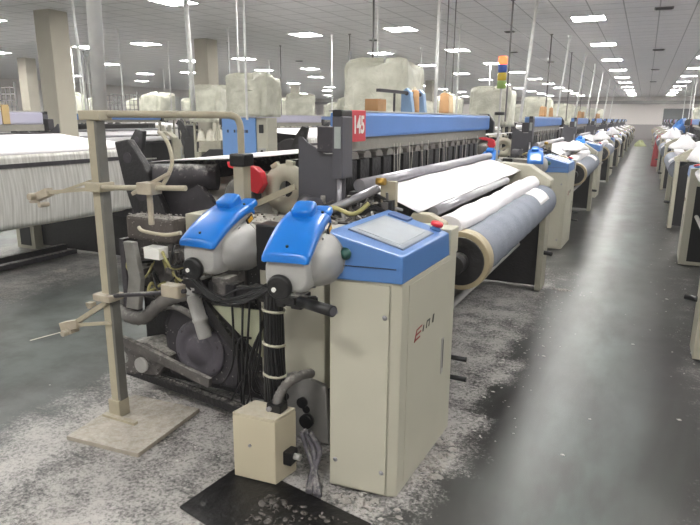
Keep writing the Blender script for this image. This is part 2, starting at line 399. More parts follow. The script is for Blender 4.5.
# ------------------------------------------------------------------ the loom (weft across the aisle direction y; cloth side faces +x)
def make_loom(full=True):
    t = thing('air_jet_loom', (-1.9, 4.6, 0), 'x', 'loom', 'air jet looms')
    Y0, Y1 = 3.05, 6.45
    # frames
    m = MB().prism([(-2.85,.06),(-1.22,.06),(-1.22,1.02),(-1.5,1.16),(-2.2,1.2),(-2.75,1.02),(-2.85,.7)], 2.82, 3.0)
    m.build('side_frame', BLACK, t, bevel=.012)
    m = MB().prism([(-2.85,.06),(-.86,.06),(-.86,1.0),(-1.1,1.16),(-2.2,1.2),(-2.75,1.02),(-2.85,.7)], 6.28, 6.5)
    m.build('side_frame', BLACK, t, bevel=.012)
    MB().box((-.86,6.22,.02), (-.8,6.52,1.1)).build('frame_cover', BEIGE_D, t, bevel=.008)
    MB().prism([(-.86,1.1),(-.78,1.1),(-.78,1.16),(-1.0,1.3),(-1.3,1.32),(-1.3,1.1)], 6.2, 6.42).build('frame_cap', BEIGE_D, t, bevel=.01)
    MB().box((-1.86,3,.012), (-1.76,6.3,.07)).build('base_beam', DARK, t, bevel=.01)
    MB().box((-1.68,3,.02), (-1.6,6.3,.12)).build('base_beam', DARK, t, bevel=.01)
    MB().box((-1.78,3.0,.08), (-1.68,6.28,1.04)).build('dark_backing', BLACK, t)  # added black sheet, stands in for the dark inside the loom
    # heald section
    MB().box((-1.62,3.1,1.635), (-1.5,6.56,1.78)).build('top_beam', BEAMB, t, bevel=.02)
    MB().box((-1.615,3.08,1.78), (-1.51,6.5,1.79)).build('beam_lid', LTGREY, t, bevel=.003)
    MB().prism([(-1.63,1.6),(-1.46,1.6),(-1.46,1.72),(-1.52,1.8),(-1.63,1.8)], 6.56, 6.64).build('beam_end', BLACKC, t, bevel=.01)
    MB().box((-1.62,3.1,1.56), (-1.535,6.54,1.635)).build('beam_skirt', mat('dusty_grey_skirt', '#8b8880', .7, var=.12, dust=.4), t)
    for k in range(4):
        x = -1.6-.075*k
        f = MB(); f.box((x-.018,3.15,1.5), (x+.018,6.4,1.54)); f.box((x-.018,3.15,1.04), (x+.018,6.4,1.08))
        f.box((x-.012,3.15,1.08), (x+.012,3.2,1.5)); f.box((x-.012,6.35,1.08), (x+.012,6.4,1.5))
        if full or k == 0:
            n = 110
            for q in range(n):
                y = 3.2+q*(3.15/n)+rnd(-.008,.008); f.box((x-.002,y-.003,1.08), (x+.002,y+.003,1.5))
        f.build('heald_frame', DARK if k else mat('heald_wires', '#4c4a4b', .5, var=.3, scale=40), t)
    MB().box((-1.93,3.12,1.05), (-1.88,6.4,1.5)).build('rear_screen', BLACK, t)
    if full:
        for q in range(17):
            y = 3.28+q*.187
            f = MB().box((-1.6,y-.07,1.30), (-1.56,y+.07,1.5)); f.build('heald_clamp', BLACK, t, bevel=.006)
            g = MB().prism([(y-.06,1.51),(y+.05,1.505),(y+.055,1.525),(y+.03,1.548),(y-.03,1.55),(y-.06,1.535)], -1.6, -1.54, 'x'); g.build('clamp_hook', mat('dusty_hook', '#7b7772', .8, var=.2, dust=.3), t, bevel=.004)
    # number plate
    pl = MB().box((-1.495,3.1,1.615), (-1.483,3.3,1.79)).build('number_plate', SIGNRED, t, bevel=.003)
    if full: 
        tx = bpy.data.curves.new('digits', 'FONT'); tx.body = '145'; tx.size = .125; tx.align_x = 'CENTER'; tx.align_y = 'CENTER'; tx.extrude = .002; tx.offset = .003
        to = bpy.data.objects.new('plate_digits', tx)
        dg = bpy.context.evaluated_depsgraph_get(); C.objects.link(to); bpy.context.view_layer.update()
        me = bpy.data.meshes.new_from_object(to.evaluated_get(bpy.context.evaluated_depsgraph_get())); C.objects.unlink(to); bpy.data.objects.remove(to)
        b2 = bmesh.new(); b2.from_mesh(me)
        R = Matrix.Rotation(PI/2, 4, 'Z') @ Matrix.Rotation(PI/2, 4, 'X') @ Matrix.Diagonal((.82,1.1,1,1))
        b2.transform(Matrix.Translation(Vector((-1.482,3.2,1.705))-Vector(t['_o'])) @ R); b2.to_mesh(me); b2.free(); me.materials.clear(); me.materials.append(WHITE)
        o = bpy.data.objects.new('plate_digits', me); C.objects.link(o); o.parent = pl; o['_o'] = t['_o']; o['label'] = 'white number on the red plate'
    # near end: charcoal plates
    m = MB().prism([(-1.77,1.2),(-1.47,1.2),(-1.47,1.55),(-1.6,1.55),(-1.63,1.57),(-1.71,1.61),(-1.74,1.64),(-1.765,1.64)], 3.0, 3.012); m.build('end_plate', DKPL, t)
    MB().box((-1.625,2.96,1.56), (-1.525,3.04,1.70)).build('sensor_box', DARK, t, bevel=.008)
    p = MB().box((-1.53,2.96,1.42), (-1.468,3.09,1.755)).build('post_plate', DKPL, t, bevel=.006)
    MB().box((-1.515,2.955,1.585), (-1.478,2.961,1.7)).build('sticker', mat('faded_sticker', '#a7ada9', .6), p)
    MB().cyl((-1.5,2.99,1.15), (-1.5,2.99,1.42), .014).build('post', STEEL, t)
    MB().box((-1.53,2.96,1.752), (-1.475,3.1,1.79)).build('beam_cap', BLACKC, t, bevel=.008)
    # fell rail, cloth and front rollers
    MB().cyl((-1.43,3.1,1.375), (-1.43,6.3,1.375), .036).build('reed_rail', STEEL, t)
    MB().box((-1.52,3.15,1.12), (-1.45,6.3,1.33)).build('reed', mat('reed_grey', '#6e6d70', .5, metal=.3, scale=60), t)
    def cloth(u, v):
        x = -1.41+.33*u
        return (x, 3.13+3.12*v, 1.345-.10*u**1.3+.004*math.sin(v*23+u*4))
    MB().grid(cloth, 8, 30).build('woven_sheet', FABRIC, t)
    MB().box((-1.42,3.2,1.0), (-1.38,6.28,1.3)).build('cloth_support', DUSTY, t)
    MB().cyl((-1.05,3.3,1.225), (-1.05,5.35,1.225), .03).build('breast_roller', STEEL, t)
    def lump(k, n):
        return None
    rings = []
    for i in range(31):
        v = i/30; y = 3.3+2.95*v; R = .066+.004*math.sin(v*11)+.004*math.sin(v*41+1)
        rings.append([Vector((-.96+R*math.cos(a)*(1.15+.1*math.sin(3*a+v*9)), y, 1.14+R*math.sin(a))) for a in [2*PI*q/16 for q in range(16)]])
    MB().loft(rings).build('press_roller', FABRIC, t)
    MB().cyl((-1.12,3.1,1.06), (-1.12,6.28,1.06), .05).build('take_up_roller', DARK, t)
    fl_ = MB().cyl((-.87,3.27,.96), (-.87,3.38,.96), .17, n=36).build('roll_flange', mat('worn_tan_rim', '#a89a7c', .6, var=.15, dust=.2), t, bevel=.006)
    MB().cyl((-.87,3.255,.96), (-.87,3.272,.96), .14, n=32).cyl((-.87,3.14,.96),(-.87,3.3,.96),.055).build('flange_hub', BLACK, fl_, bevel=.004)
    MB().prism([(-1.12,.95),(-.98,1.0),(-.92,1.1),(-.93,1.19),(-1.02,1.235),(-1.12,1.24),(-1.17,1.15)], 3.14, 3.22).build('end_bracket', TANM, t, bevel=.015)
    MB().cyl((-.97,3.13,.62), (-.97,5.7,.6), .022).build('treadle_bar', LTGREY, t)
    m = MB().cyl((-.86,6.3,.42), (-.72,6.24,.42), .022); m.build('pedal', BLACKC, t)
    # back: warp path
    MB().cyl((-3.0,3.05,1.34), (-3.0,6.4,1.34), .09).build('backrest_roller', DARK, t)
    def warp(u, v):
        y = 3.15+3.2*v
        if u < .4: s = u/.4; return (-1.95-1.1*s, y, 1.53-.095*s+.006*math.sin(y*31+s*5))
        if u < .55: a = (u-.4)/.15*PI/2; return (-3.03-.075*math.sin(a), y, 1.34+.095*math.cos(a))
        s = (u-.55)/.45; return (-3.105-.03*math.sin(s*PI), y, 1.32-.6*s)
    MB().grid(lambda u, v: warp(u*.5, v), 13, 16, .006).build('warp_sheet', FABRIC, t)
    MB().grid(lambda u, v: warp(.5+u*.5, v), 13, 24, .006).build('warp_face', WARP, t)
    MB().cyl((-2.78,3.15,.98), (-2.78,6.35,.98), .33, n=32).build('warp_beam', YARN, t)
    for y in (3.1, 6.37): MB().cyl((-2.78,y-.02,.98), (-2.78,y+.02,.98), .4, n=36).build('beam_flange', DARK, t, bevel=.005)
    MB().box((-3.13,3.1,1.27), (-3.11,6.42,1.31)).build('backrest_bar', DARK, t)
    for y in (3.0, 6.42):
        m = MB().prism([(-3.16,1.58),(-3.04,1.6),(-2.92,1.45),(-2.74,1.1),(-2.68,.92),(-2.86,.8),(-3.0,1.0),(-3.1,1.3)], y-.03, y+.03)
        a = m.build('backrest_arm', BLACK, t, bevel=.012)
        g = MB()
        for (hx, hz, hr) in ((-3.05,1.48,.035), (-2.95,1.25,.05), (-2.83,1.0,.06)): g.cyl((hx,y-.034,hz), (hx,y+.034,hz), hr, n=18)
        g.build('arm_boss', DARK, a)
    return t

def add_near_end(t):
    """machinery on the feeding end, clearly seen only on the nearest looms"""
    # motor housing and hub
    m = MB().prism([(-2.58,.14),(-2.05,.14),(-2.02,.48),(-2.12,.66),(-2.5,.66),(-2.6,.48)], 2.72, 2.84); h = m.build('motor_housing', DARK, t, bevel=.03)
    MB().lathe([(0,0),(.175,0),(.185,.015),(.175,.03),(.13,.04),(.12,.028),(.085,.03),(.075,.05),(0,.055)], (-2.31,2.725,.36), (0,-1,0), 36).build('motor_disc', mat('dusty_motor', '#56525a', .6, var=.2, dust=.3), h)
    for a in range(6):
        MB().cyl((-2.31+.152*math.cos(a*1.05+.3),2.69,.36+.152*math.sin(a*1.05+.3)), (-2.31+.152*math.cos(a*1.05+.3),2.71,.36+.152*math.sin(a*1.05+.3)), .012, n=6, smooth=False).build('bolt', DARK, h)
    m = MB().lathe([(0,0),(.038,0),(.041,.02),(.041,.1),(.045,.102),(.045,.12),(.041,.122),(.041,.24),(.03,.26),(0,.26)], (-2.17,2.6,.5), (-.3,0,1)); m.build('air_filter', LTGREY, t)
    MB().box((-2.33,2.6,.74), (-2.22,2.72,.82)).build('filter_head', LTGREY, t, bevel=.015)
    MB().tube([(-2.98,2.72,.52),(-2.82,2.68,.5),(-2.68,2.66,.53),(-2.56,2.66,.63),(-2.42,2.68,.7),(-2.28,2.7,.72)], .038, 10, ribs=1).build('air_hose', RIBBED, t)
    MB().tube([(-2.66,2.7,.55),(-2.5,2.68,.62),(-2.36,2.68,.6),(-2.2,2.7,.5)], .02, 8).build('air_hose', RIBBED, t)
    MB().lathe([(0,0),(.07,0),(.075,.02),(.06,.05),(.04,.1),(0,.1)], (-2.98,2.75,.55), (-1,-.2,.1)).build('hose_flange', LTGREY, t)
    MB().prism([(-2.9,.1),(-2.62,.14),(-2.5,.3),(-2.7,.36),(-2.9,.3)], 2.66, 2.84).build('cast_foot', DUSTY, t, bevel=.02)
    MB().bar((-2.9,2.7,.12), (-1.75,2.62,.07), .06, .05).build('floor_rail', BLACK, t, bevel=.005)
    MB().bar((-2.85,2.62,.36), (-2.15,2.6,.22), .03, .06).build('tie_bar', DUSTY, t, bevel=.005)
    MB().cyl((-2.74,2.64,.2), (-2.74,2.7,.2), .05).build('pulley', LTGREY, t); MB().cyl((-2.9,2.66,.22), (-2.9,2.72,.22), .04).build('pulley', LTGREY, t)
    MB().box((-2.9,2.7,.5), (-2.86,2.82,1.0)).build('corner_post', DARK, t, bevel=.005)
    m = MB()
    def fluff(c, r, n=1):
        for _ in range(n): m.ell((c[0]+rnd(-r,r),c[1],c[2]+rnd(-r,r)*.6), (rnd(.3,.9)*r,rnd(.3,.7)*r,rnd(.25,.6)*r), None, 7, 5)
    for k in range(60): fluff((rnd(-2.0,-1.25),rnd(2.72,2.95),1.192), rnd(.004,.014))
    for k in range(70): fluff((rnd(-2.58,-2.06),2.72,rnd(.16,.64)), rnd(.003,.010))
    for k in range(40): fluff((rnd(-2.85,-2.47),rnd(2.72,2.86),1.152), rnd(.004,.014))
    for k in range(40): fluff((rnd(-2.84,-2.48),2.718,rnd(1.0,1.15)), rnd(.003,.008))
    for k in range(60): q = rnd(0,1); fluff((-2.9+1.15*q,2.7-.08*q,.147-.05*q), rnd(.004,.014))
    for k in range(60): fluff((rnd(-2.88,-2.6),2.658,rnd(.12,.34)), rnd(.004,.014))
    for k in range(70): fluff((rnd(-1.99,-1.86),2.82,rnd(.1,1.0)), rnd(.003,.010))
    o = m.build('lint_fuzz', mat('grey_fuzz', '#8f8b88', .95, var=.25), t); o['kind'] = 'stuff'
    # covers
    MB().prism([(-2.16,.68),(-1.82,.7),(-1.82,.42)], 2.66, 2.672).build('guard_plate', mat('pale_green_cream', '#c9cdb0', .5, var=.05), t)
    MB().bar((-2.2,2.64,.7), (-1.72,2.64,.16), .03, .05).build('guard_brace', BLACK, t)
    MB().box((-1.85,2.70,.27), (-1.44,2.82,1.0)).build('end_cover', BEIGE, t, bevel=.01)
    bp = MB().prism([(-1.7,.34),(-1.58,.40),(-1.38,.36),(-1.36,.02),(-1.64,.02),(-1.72,.15)], 2.60, 2.63).build('bracket_plate', mat('grey_bracket', '#7f7d7b', .5, var=.12, dust=.2), t, bevel=.008)
    g = MB()
    for (x, z) in ((-1.63,.25),(-1.6,.17),(-1.5,.2)): g.cyl((x,2.594,z), (x,2.602,z), .022)
    g.cyl((-1.52,2.58,.24), (-1.52,2.6,.24), .03); g.cyl((-1.49,2.57,.14),(-1.49,2.6,.14),.04)
    g.build('bracket_hole', BLACKC, bp)
    MB().box((-2.36,2.7,1.07), (-2.03,2.95,1.2)).build('end_box', BEIGE_D, t, bevel=.012)
    MB().box((-2.03,2.7,1.12), (-1.2,2.98,1.19)).build('end_table', mat('dusty_table', '#a29f98', .8, var=.15, dust=.5), t, bevel=.006)
    MB().box((-1.8,2.6,.95), (-1.66,2.72,1.2)).build('drive_box', BLACKC, t, bevel=.01)
    MB().box((-2.85,2.72,1.0), (-2.47,2.86,1.15)).build('gear_box', mat('brown_dusty_metal', '#57504c', .7, var=.2, dust=.35), t, bevel=.02)
    m = MB(); m.box((-2.84,2.80,.6),(-2.02,2.84,1.02))
    for k in range(40):
        x = rnd(-2.8,-2.06); z = rnd(.64,.99); s = rnd(.012,.045); d = rnd(.03,.14)
        if k % 3: m.box((x-s,2.81-d,z-s*.8), (x+s,2.81,z+s*.8))
        else: m.cyl((x,2.81-d,z), (x,2.81,z), s, n=12)
    m.build('control_block', DUSTY, t, bevel=.004)
    for k in range(12):
        x = rnd(-2.8,-2.1); z = rnd(.7,1.0); e = rnd(-.25,.25)
        MB().tube([(x,2.72,z),(x+e*.4,2.6,z-rnd(0,.12)),(x+e,2.66,z-rnd(-.05,.2)),(x+e*1.2,2.74,z-.1)], rnd(.005,.011), 6).build('block_hose', BLACKC if k % 3 else mat('yellowed_tube','#a9a26a'), t)
    MB().prism([(-2.74,1.02),(-2.66,1.02),(-2.62,.8),(-2.66,.6),(-2.76,.6),(-2.72,.8)], 2.58, 2.62).build('side_lever', mat('dusty_lever', '#8a8884', .7, var=.2, dust=.35), t, bevel=.008)
    MB().box((-2.62,2.62,.92), (-2.5,2.7,.99)).build('paper_tag', WHITE, t, bevel=.003)
    m = MB()
    for k in range(9):
        x = rnd(-2.1,-1.75); m.tube([(x,2.66,rnd(.5,.9)), (x+rnd(-.1,.1),2.6,rnd(.3,.5)), (x+rnd(-.15,.15),2.66,rnd(.02,.2))], .007, 5)
    m.build('cable', BLACKC, t)
    # under-beam clutter right of the charcoal plate: nozzles, cutters, selvage gear
    m = MB(); n = MB(); d = MB()
    d.box((-1.66,2.86,1.17),(-1.18,3.1,1.2)); m.box((-1.64,2.88,1.17),(-1.2,3.08,1.205)); n.box((-1.6,2.9,1.17),(-1.25,3.06,1.21))
    for k in range(110):
        x = rnd(-1.64,-1.2); y = rnd(2.86,3.1); z = 1.18+(y-2.84)*rnd(.1,.75); w_ = (m, d, n)[k % 3 if k % 5 else 0]
        if k % 2: w_.bar((x,y,z), (x+rnd(-.1,.1),y+rnd(-.05,.05),z+rnd(-.05,.05)), rnd(.008,.02))
        elif k % 4: w_.cyl((x,y,z-.04), (x+rnd(-.02,.02),y-.01,z+rnd(.01,.05)), rnd(.006,.018), n=8)
        else: w_.box((x-.02,y-.02,1.19), (x+.02,y+.02,z))
    m.build('selvage_unit', DUSTY, t, bevel=.003); d.build('selvage_frame', BLACK, t); n.build('nozzle_linkage', mat('dusty_light_metal', '#96938e', .7, var=.2, dust=.3), t)
    for (x, z) in ((-.81,.31),(-.815,.43)): MB().cyl((-.9,3.13,z), (x+.05,3.13,z), .014, n=12).build('foot_pedal', BLACKC, t)
    for k in range(14):
        y = 3.2+rnd(0,3); MB().cyl((-1.53,y,1.58), (-1.53+rnd(-.01,.01),y+rnd(-.03,.03),1.30), .0022, n=5).build('loose_thread', YARN, t)
    MB().tube([(-1.62,2.93,1.22),(-1.5,2.9,1.27),(-1.38,2.92,1.24),(-1.3,2.95,1.3)], .012).build('weft_tube', mat('yellowed_tube', '#a9a26a', .5), t)
    MB().cyl((-1.52,2.9,1.25), (-1.3,3.08,1.37), .024).build('main_nozzle', STEEL, t)
    MB().box((-1.29,3.08,1.18), (-1.2,3.12,1.41)).build('nozzle_bracket', TANM, t, bevel=.006)
    MB().cyl((-1.3,3.05,1.41), (-1.25,3.05,1.41), .02).build('brass_knob', BRASS, t)
    MB().cyl((-1.72,2.98,1.27), (-1.6,2.9,1.27), .05).cyl((-1.72,2.98,1.27), (-1.595,2.897,1.27), .03).build('stub_pipe', DKPL, t)
    # pale gear, red lever, grey cylinder behind the feeders
    m = MB(); m.lathe([(.05,0),(.15,0),(.15,.03),(.05,.03),(.05,0)], (-1.9,3.1,1.33), (0,-1,0), 30, caps=False)
    for a in range(9): m.box((.14,-.0,-.025),(.17,.03,.025), Matrix.Translation((-1.9,3.07,1.33)) @ Matrix.Rotation(a*.7,4,'Y'))
    m.build('cam_disc', mat('pale_cast', '#b8b4a2', .6, var=.1, dust=.2), t)
    m = MB().prism([(-2.26,1.485),(-2.25,1.45),(-2.11,1.42),(-2.12,1.35),(-2.09,1.315),(-2.04,1.30),(-2.0,1.36),(-2.02,1.43),(-2.06,1.46)], 2.98, 3.04); m.build('red_lever', RED, t, bevel=.008)
    MB().lathe([(0,0),(.08,.0),(.1,.03),(.1,.12),(.07,.16),(0,.16)], (-2.16,3.1,1.29), (-.2,-1,0)).build('lever_hub', DUSTY, t)
    MB().bar((-2.1,2.98,1.22), (-1.78,2.98,1.36), .02, .035).build('lever_arm', TANM, t)
    MB().cyl((-2.86,3.02,1.36), (-2.5,3.2,1.36), .085, n=24).build('tension_motor', DARK, t)
    return t

loom = add_near_end(make_loom(True))
loom['label'] = 'nearest blue-beamed air jet loom, red plate 145 on its beam'
far_loom = make_loom(False); far_loom['label'] = 'x'

# ------------------------------------------------------------------ control cabinet
def make_cabinet():
    t = thing('control_cabinet', (-1.03, 2.7, 0), 'nearest cream control cabinet with blue touch-screen console on top', 'cabinet', 'control cabinets')
    F = [(-.855,2.345),(-.845,3.02),(-1.2,3.02),(-1.2,2.30)]      # plan of the box, front left corner pulled forward
    MB().prism([(-1.2,2.30),(-.91,2.325),(-.868,2.345),(-.845,3.1),(-1.2,3.1)], .012, 1.055, 'z').build('cabinet_body', BEIGE, t, bevel=.006)
    MB().box((-1.15,2.4,0), (-.9,3.05,.03)).build('plinth', BLACKC, t)
    MB().prism([(-1.13,.06),(-.93,.06),(-.93,.98),(-1.13,.98)], 3.1, 3.106).build('back_dark_sheet', BLACKC, t)  # flat black sheet in place of the shade in an open back
    MB().box((-1.2,2.98,1.05), (-.845,3.12,1.19)).build('rear_riser', BEIGE, t, bevel=.006)
    MB().prism([(-1.19,2.288),(-.915,2.311),(-.915,2.318),(-1.19,2.295)], .03, 1.045, 'z').build('front_panel', BEIGE, t, bevel=.002)
    sx_ = lambda y: -.868+.0305*(y-2.345)
    d = MB().prism([(sx_(2.42)-.004,2.42),(sx_(2.42)+.003,2.42),(sx_(2.99)+.003,2.99),(sx_(2.99)-.004,2.99)], .05, 1.03, 'z').build('side_door', BEIGE, t, bevel=.0015)
    hd = MB().box((-.849,2.9,.42), (-.8435,2.935,.62)).build('door_handle', LTGREY, d, bevel=.002)
    MB().box((-.844,2.912,.45), (-.842,2.924,.61)).build('handle_slot', BLACKC, d)
    # small slanted emblem: a red three-armed mark and dark strokes after it
    e = MB(); 
    def stroke(mb, y0, z0, y1, z1, w): X_ = sx_((y0+y1)/2)+.0025; mb.add([(v[0]+X_+.8425,v[1],v[2]) for v in [(-.8425,y0-w,z0),(-.8425,y0+w,z0),(-.8425,y1+w,z1),(-.8425,y1-w,z1),(-.8405,y0-w,z0),(-.8405,y0+w,z0),(-.8405,y1+w,z1),(-.8405,y1-w,z1)]], [(0,1,2,3),(7,6,5,4),(0,4,5,1),(1,5,6,2),(2,6,7,3),(3,7,4,0)])
    stroke(e, 2.50,.735, 2.53,.79, .006)
    for k in range(3): e.bar((sx_(2.505)+.003,2.505+.013*k,.74+.023*k), (sx_(2.57)+.003,2.57+.013*k,.743+.024*k), .003, .008)
    e.build('logo_mark', mat('logo_red', '#8e2b2b', .5), d)
    e = MB(); stroke(e, 2.61,.755, 2.617,.785, .006)
    stroke(e, 2.655,.757, 2.663,.79, .005); stroke(e, 2.69,.757, 2.70,.79, .005); e.bar((sx_(2.66)+.003,2.66,.79), (sx_(2.705)+.003,2.705,.79), .003, .008)
    stroke(e, 2.745,.76, 2.757,.80, .010); e.build('logo_letters', mat('logo_dark', '#33332c', .5), d)
    for (x, z) in ((-1.165,.9),(-.935,.9),(-1.165,.16),(-.935,.14)):
        s = MB().lathe([(0,0),(.012,0),(.012,.004),(.008,.008),(0,.008)], (x,2.29+.085*(x+1.2),z), (0,-1,0), 12); s.build('screw', STEEL, t)
    # blue console, top sloping down to the operator in the aisle
    c = MB().add([(-1.215,2.275,1.055),(-.862,2.325,1.055),(-.85,2.985,1.055),(-1.215,3.02,1.055),(-1.215,2.285,1.265),(-.868,2.335,1.175),(-.856,2.975,1.175),(-1.215,3.02,1.265)],
        [(0,3,2,1),(4,5,6,7),(0,1,5,4),(1,2,6,5),(2,3,7,6),(3,0,4,7)]).build('console', BLUE, t, bevel=.008)
    def top(x, y, up=0): return (x, y, 1.265-(x+1.215)*.2594+up)
    def slab(x0, x1, y0, y1, u0, u1): 
        return MB().add([top(x0,y0,u0),top(x1,y0,u0),top(x1,y1,u0),top(x0,y1,u0),top(x0,y0,u1),top(x1,y0,u1),top(x1,y1,u1),top(x0,y1,u1)], [(0,3,2,1),(4,5,6,7),(0,1,5,4),(1,2,6,5),(2,3,7,6),(3,0,4,7)])
    slab(-1.17,-.9,2.42,2.86,-.002,.006).build('screen_bezel', mat('bezel_dark', '#46556c', .4), c, bevel=.002)
    slab(-1.163,-.905,2.427,2.853,.006,.008).build('screen_rim', mat('screen_grey', '#949ba4', .3), c)
    slab(-1.14,-.93,2.46,2.81,.008,.01).build('screen', SCREEN, c)
    slab(-1.17,-1.06,2.9,2.985,-.002,.012).build('key_pad', mat('key_pad_blue', '#2f5288', .4), c, bevel=.004)
    g = MB().lathe([(0,0),(.026,0),(.028,.006),(.02,.012),(.02,.02),(0,.022)], (-1.115,2.288,1.175), (0,-1,0)); g.build('green_button', GREEN, c)
    s = MB()
    for k in range(22): s.box((-1.13+k*.011,2.286+.0015*k,1.118), (-1.123+k*.011,2.292+.0015*k,1.122))
    s.build('vent_slot', BLACKC, c)
    y = 2.94; p = Vector(top(-.92,y))
    MB().lathe([(0,0),(.03,0),(.03,.01),(.022,.014),(.02,.03),(0,.03)], p, (.25,0,1)).build('stop_button_base', BLUE, c)
    MB().lathe([(0,.022),(.03,.024),(.034,.034),(.028,.044),(0,.046)], p, (.25,0,1)).build('stop_button', RED, c)
    return t
cab = make_cabinet()

# ------------------------------------------------------------------ cloth roll
def make_roll():
    t = thing('cloth_roll', (-.86, 4.8, .96), 'grey cloth roll on the front of the nearest loom', 'cloth roll', 'cloth rolls')
    rings = []
    for i in range(41):
        v = i/40; y = 3.38+2.84*v
        R = .155+.003*math.sin(v*60)
        rings.append([Vector((-.87+R*math.cos(a), y, .96+R*math.sin(a))) for a in [2*PI*q/36 for q in range(36)]])
    MB().loft(rings).build('wound_cloth', GFABRIC, t)
    MB().cyl((-.87,3.36,.96), (-.87,6.27,.96), .05).build('core_tube', BROWN, t)
    def strip(u, v): a = .5+1.5*u; return (-.87+.158*math.cos(a), 5.3+.5*v+.06*u, .96+.158*math.sin(a))
    MB().grid(strip, 8, 4, .002).build('loose_end', FABRIC, t)
    return t
roll = make_roll()

# ------------------------------------------------------------------ weft feeder
def make_feeder(loc, yaw, label):
    t = thing('weft_feeder', (0,0,0), label, 'weft feeder', 'weft feeders')
    def zt(y): return .75*y-.95*y*y+.01
    # body: vertical rings set back along y
    def ring(y, hw, zb, ztop, pw=.5, n=28):
        c = (zb+ztop)/2; h = (ztop-zb)/2; o = []
        for k in range(n):
            a = 2*PI*k/n; ca, sa = math.cos(a), math.sin(a)
            o.append(Vector((hw*math.copysign(abs(ca)**pw,ca), y, c+h*math.copysign(abs(sa)**pw,sa))))
        return o
    st = [(0,.092,-.128,.0),(.006,.102,-.142,.012),(.06,.106,-.16,zt(.06)),(.13,.108,-.16,zt(.13)),(.20,.105,-.15,zt(.20)),(.26,.1,-.12,zt(.26)),(.305,.09,-.05,zt(.305)),(.325,.075,0,zt(.325)-.015)]
    b = MB().loft([ring(*s) for s in st]).build('feeder_body', GREYP, t)
    MB().lathe([(.02,0),(.075,.012),(.1,.05),(.115,.1),(.132,.17),(.139,.22),(.139,.25),(.128,.265),(.11,.268),(.1,.28),(0,.28)], (.045,.055,-.04), (.06,1,0), 40).build('drum_housing', GREYP, t)
    MB().lathe([(.136,.222),(.1425,.224),(.1425,.230),(.136,.232),(.136,.222)], (.045,.055,-.04), (.06,1,0), 40, caps=False).build('housing_seam', LTGREY, t)
    # blue lid: arched shell with a stepped rear bump
    def arch(y, w, top, drop, n=20):
        o = []
        for k in range(n+1):
            a = PI*k/n; ca, sa = math.cos(a), math.sin(a)
            o.append(Vector((w*math.copysign(abs(ca)**.5,ca), y, top-drop+drop*abs(sa)**.55)))
        for k in range(n, -1, -1):
            a = PI*k/n; ca, sa = math.cos(a), math.sin(a)
            o.append(Vector(((w-.008)*math.copysign(abs(ca)**.5,ca), y, top-drop-.004+(drop-.004)*abs(sa)**.55)))
        return o
    L = []
    for dy, dz, dw, dr in ((-.022,.043,.022,.003),(-.021,.03,.014,.012),(-.017,.014,.007,.026)): L.append(arch(dy, .114-dw*.6, zt(0)+.04-dz, .046-dz+.004))
    for i in range(17):
        s = i/16; y = -.008+.352*s
        w = .115-.008*s+.004*math.sin(s*PI); top = zt(max(y,0))+.04-(.004 if i == 0 else 0)-(.02 if i == 16 else 0)
        L.append(arch(y, w, top, .048))
    c = MB().loft(L).build('blue_lid', FBLUE, t)
    R = Matrix.Translation((-.005,.265,zt(.265)+.05)) @ Matrix.Rotation(math.radians(24),4,'X')
    MB().ell((0,0,0), (.055,.055,.032), R, 28, 14, .4).build('lid_bump', FBLUE, c)
    R = Matrix.Translation((.06,.34,zt(.34)+.022)) @ Matrix.Rotation(math.radians(18),4,'X')
    MB().ell((0,0,0), (.05,.045,.022), R, 18, 10, .5).build('lid_latch', FBLUE, c)
    for x in (-.08,.08): MB().cyl((x,.29,zt(.29)+.03), (x,.287,zt(.29)+.043), .007, n=10).build('lid_screw', BLACKC, c)
    MB().cyl((0,.02,zt(.02)+.036), (0,.018,zt(.02)+.046), .007, n=10).build('lid_screw', BLACKC, c)
    # markings and knob
    M = Matrix.Translation((.116,.285,zt(.285)-.04)) @ Matrix.Rotation(math.radians(28),4,'X')
    MB().box((-.004,-.028,-.016), (.004,.028,.016), M).build('warning_label', BLACKC, t, bevel=.002)
    MB().box((.0035,-.02,-.011), (.0055,.02,.011), M).build('label_face', mat('label_yellow', '#d9a531', .5), t)
    M = Matrix.Translation((.112,.13,zt(.13)-.07)) @ Matrix.Rotation(math.radians(36),4,'X')
    MB().box((-.003,-.075,-.005), (.003,.09,.004), M).build('groove', mat('groove_grey', '#77777a', .5), t)
    k = MB().lathe([(0,0),(.055,0),(.06,.012),(.06,.025),(.05,.036),(.04,.03),(.025,.036),(0,.036)], (-.025,.0,-.115), (0,-1,-.12), 24).build('end_knob', BLACKC, t, )
    MB().cyl((-.045,-.032,-.125), (-.045,-.042,-.126), .011, n=14).build('eyelet', WHITE, k)
    MB().box((.05,.25,-.13), (.08,.33,.02)).build('mount_block', BLACKC, t, bevel=.006)
    t.location = loc; t.rotation_euler = (0,0,yaw)
    return t
fd1 = make_feeder((-1.995,2.37,1.105), math.radians(-2), 'left one of the two nearest blue-lidded grey weft feeders, by the tan stand')
fd2 = make_feeder((-1.255,2.02,1.18), math.radians(10), 'right one of the two nearest blue-lidded grey weft feeders, beside the nearest control cabinet')

fd2.scale = (.9,.9,.9)
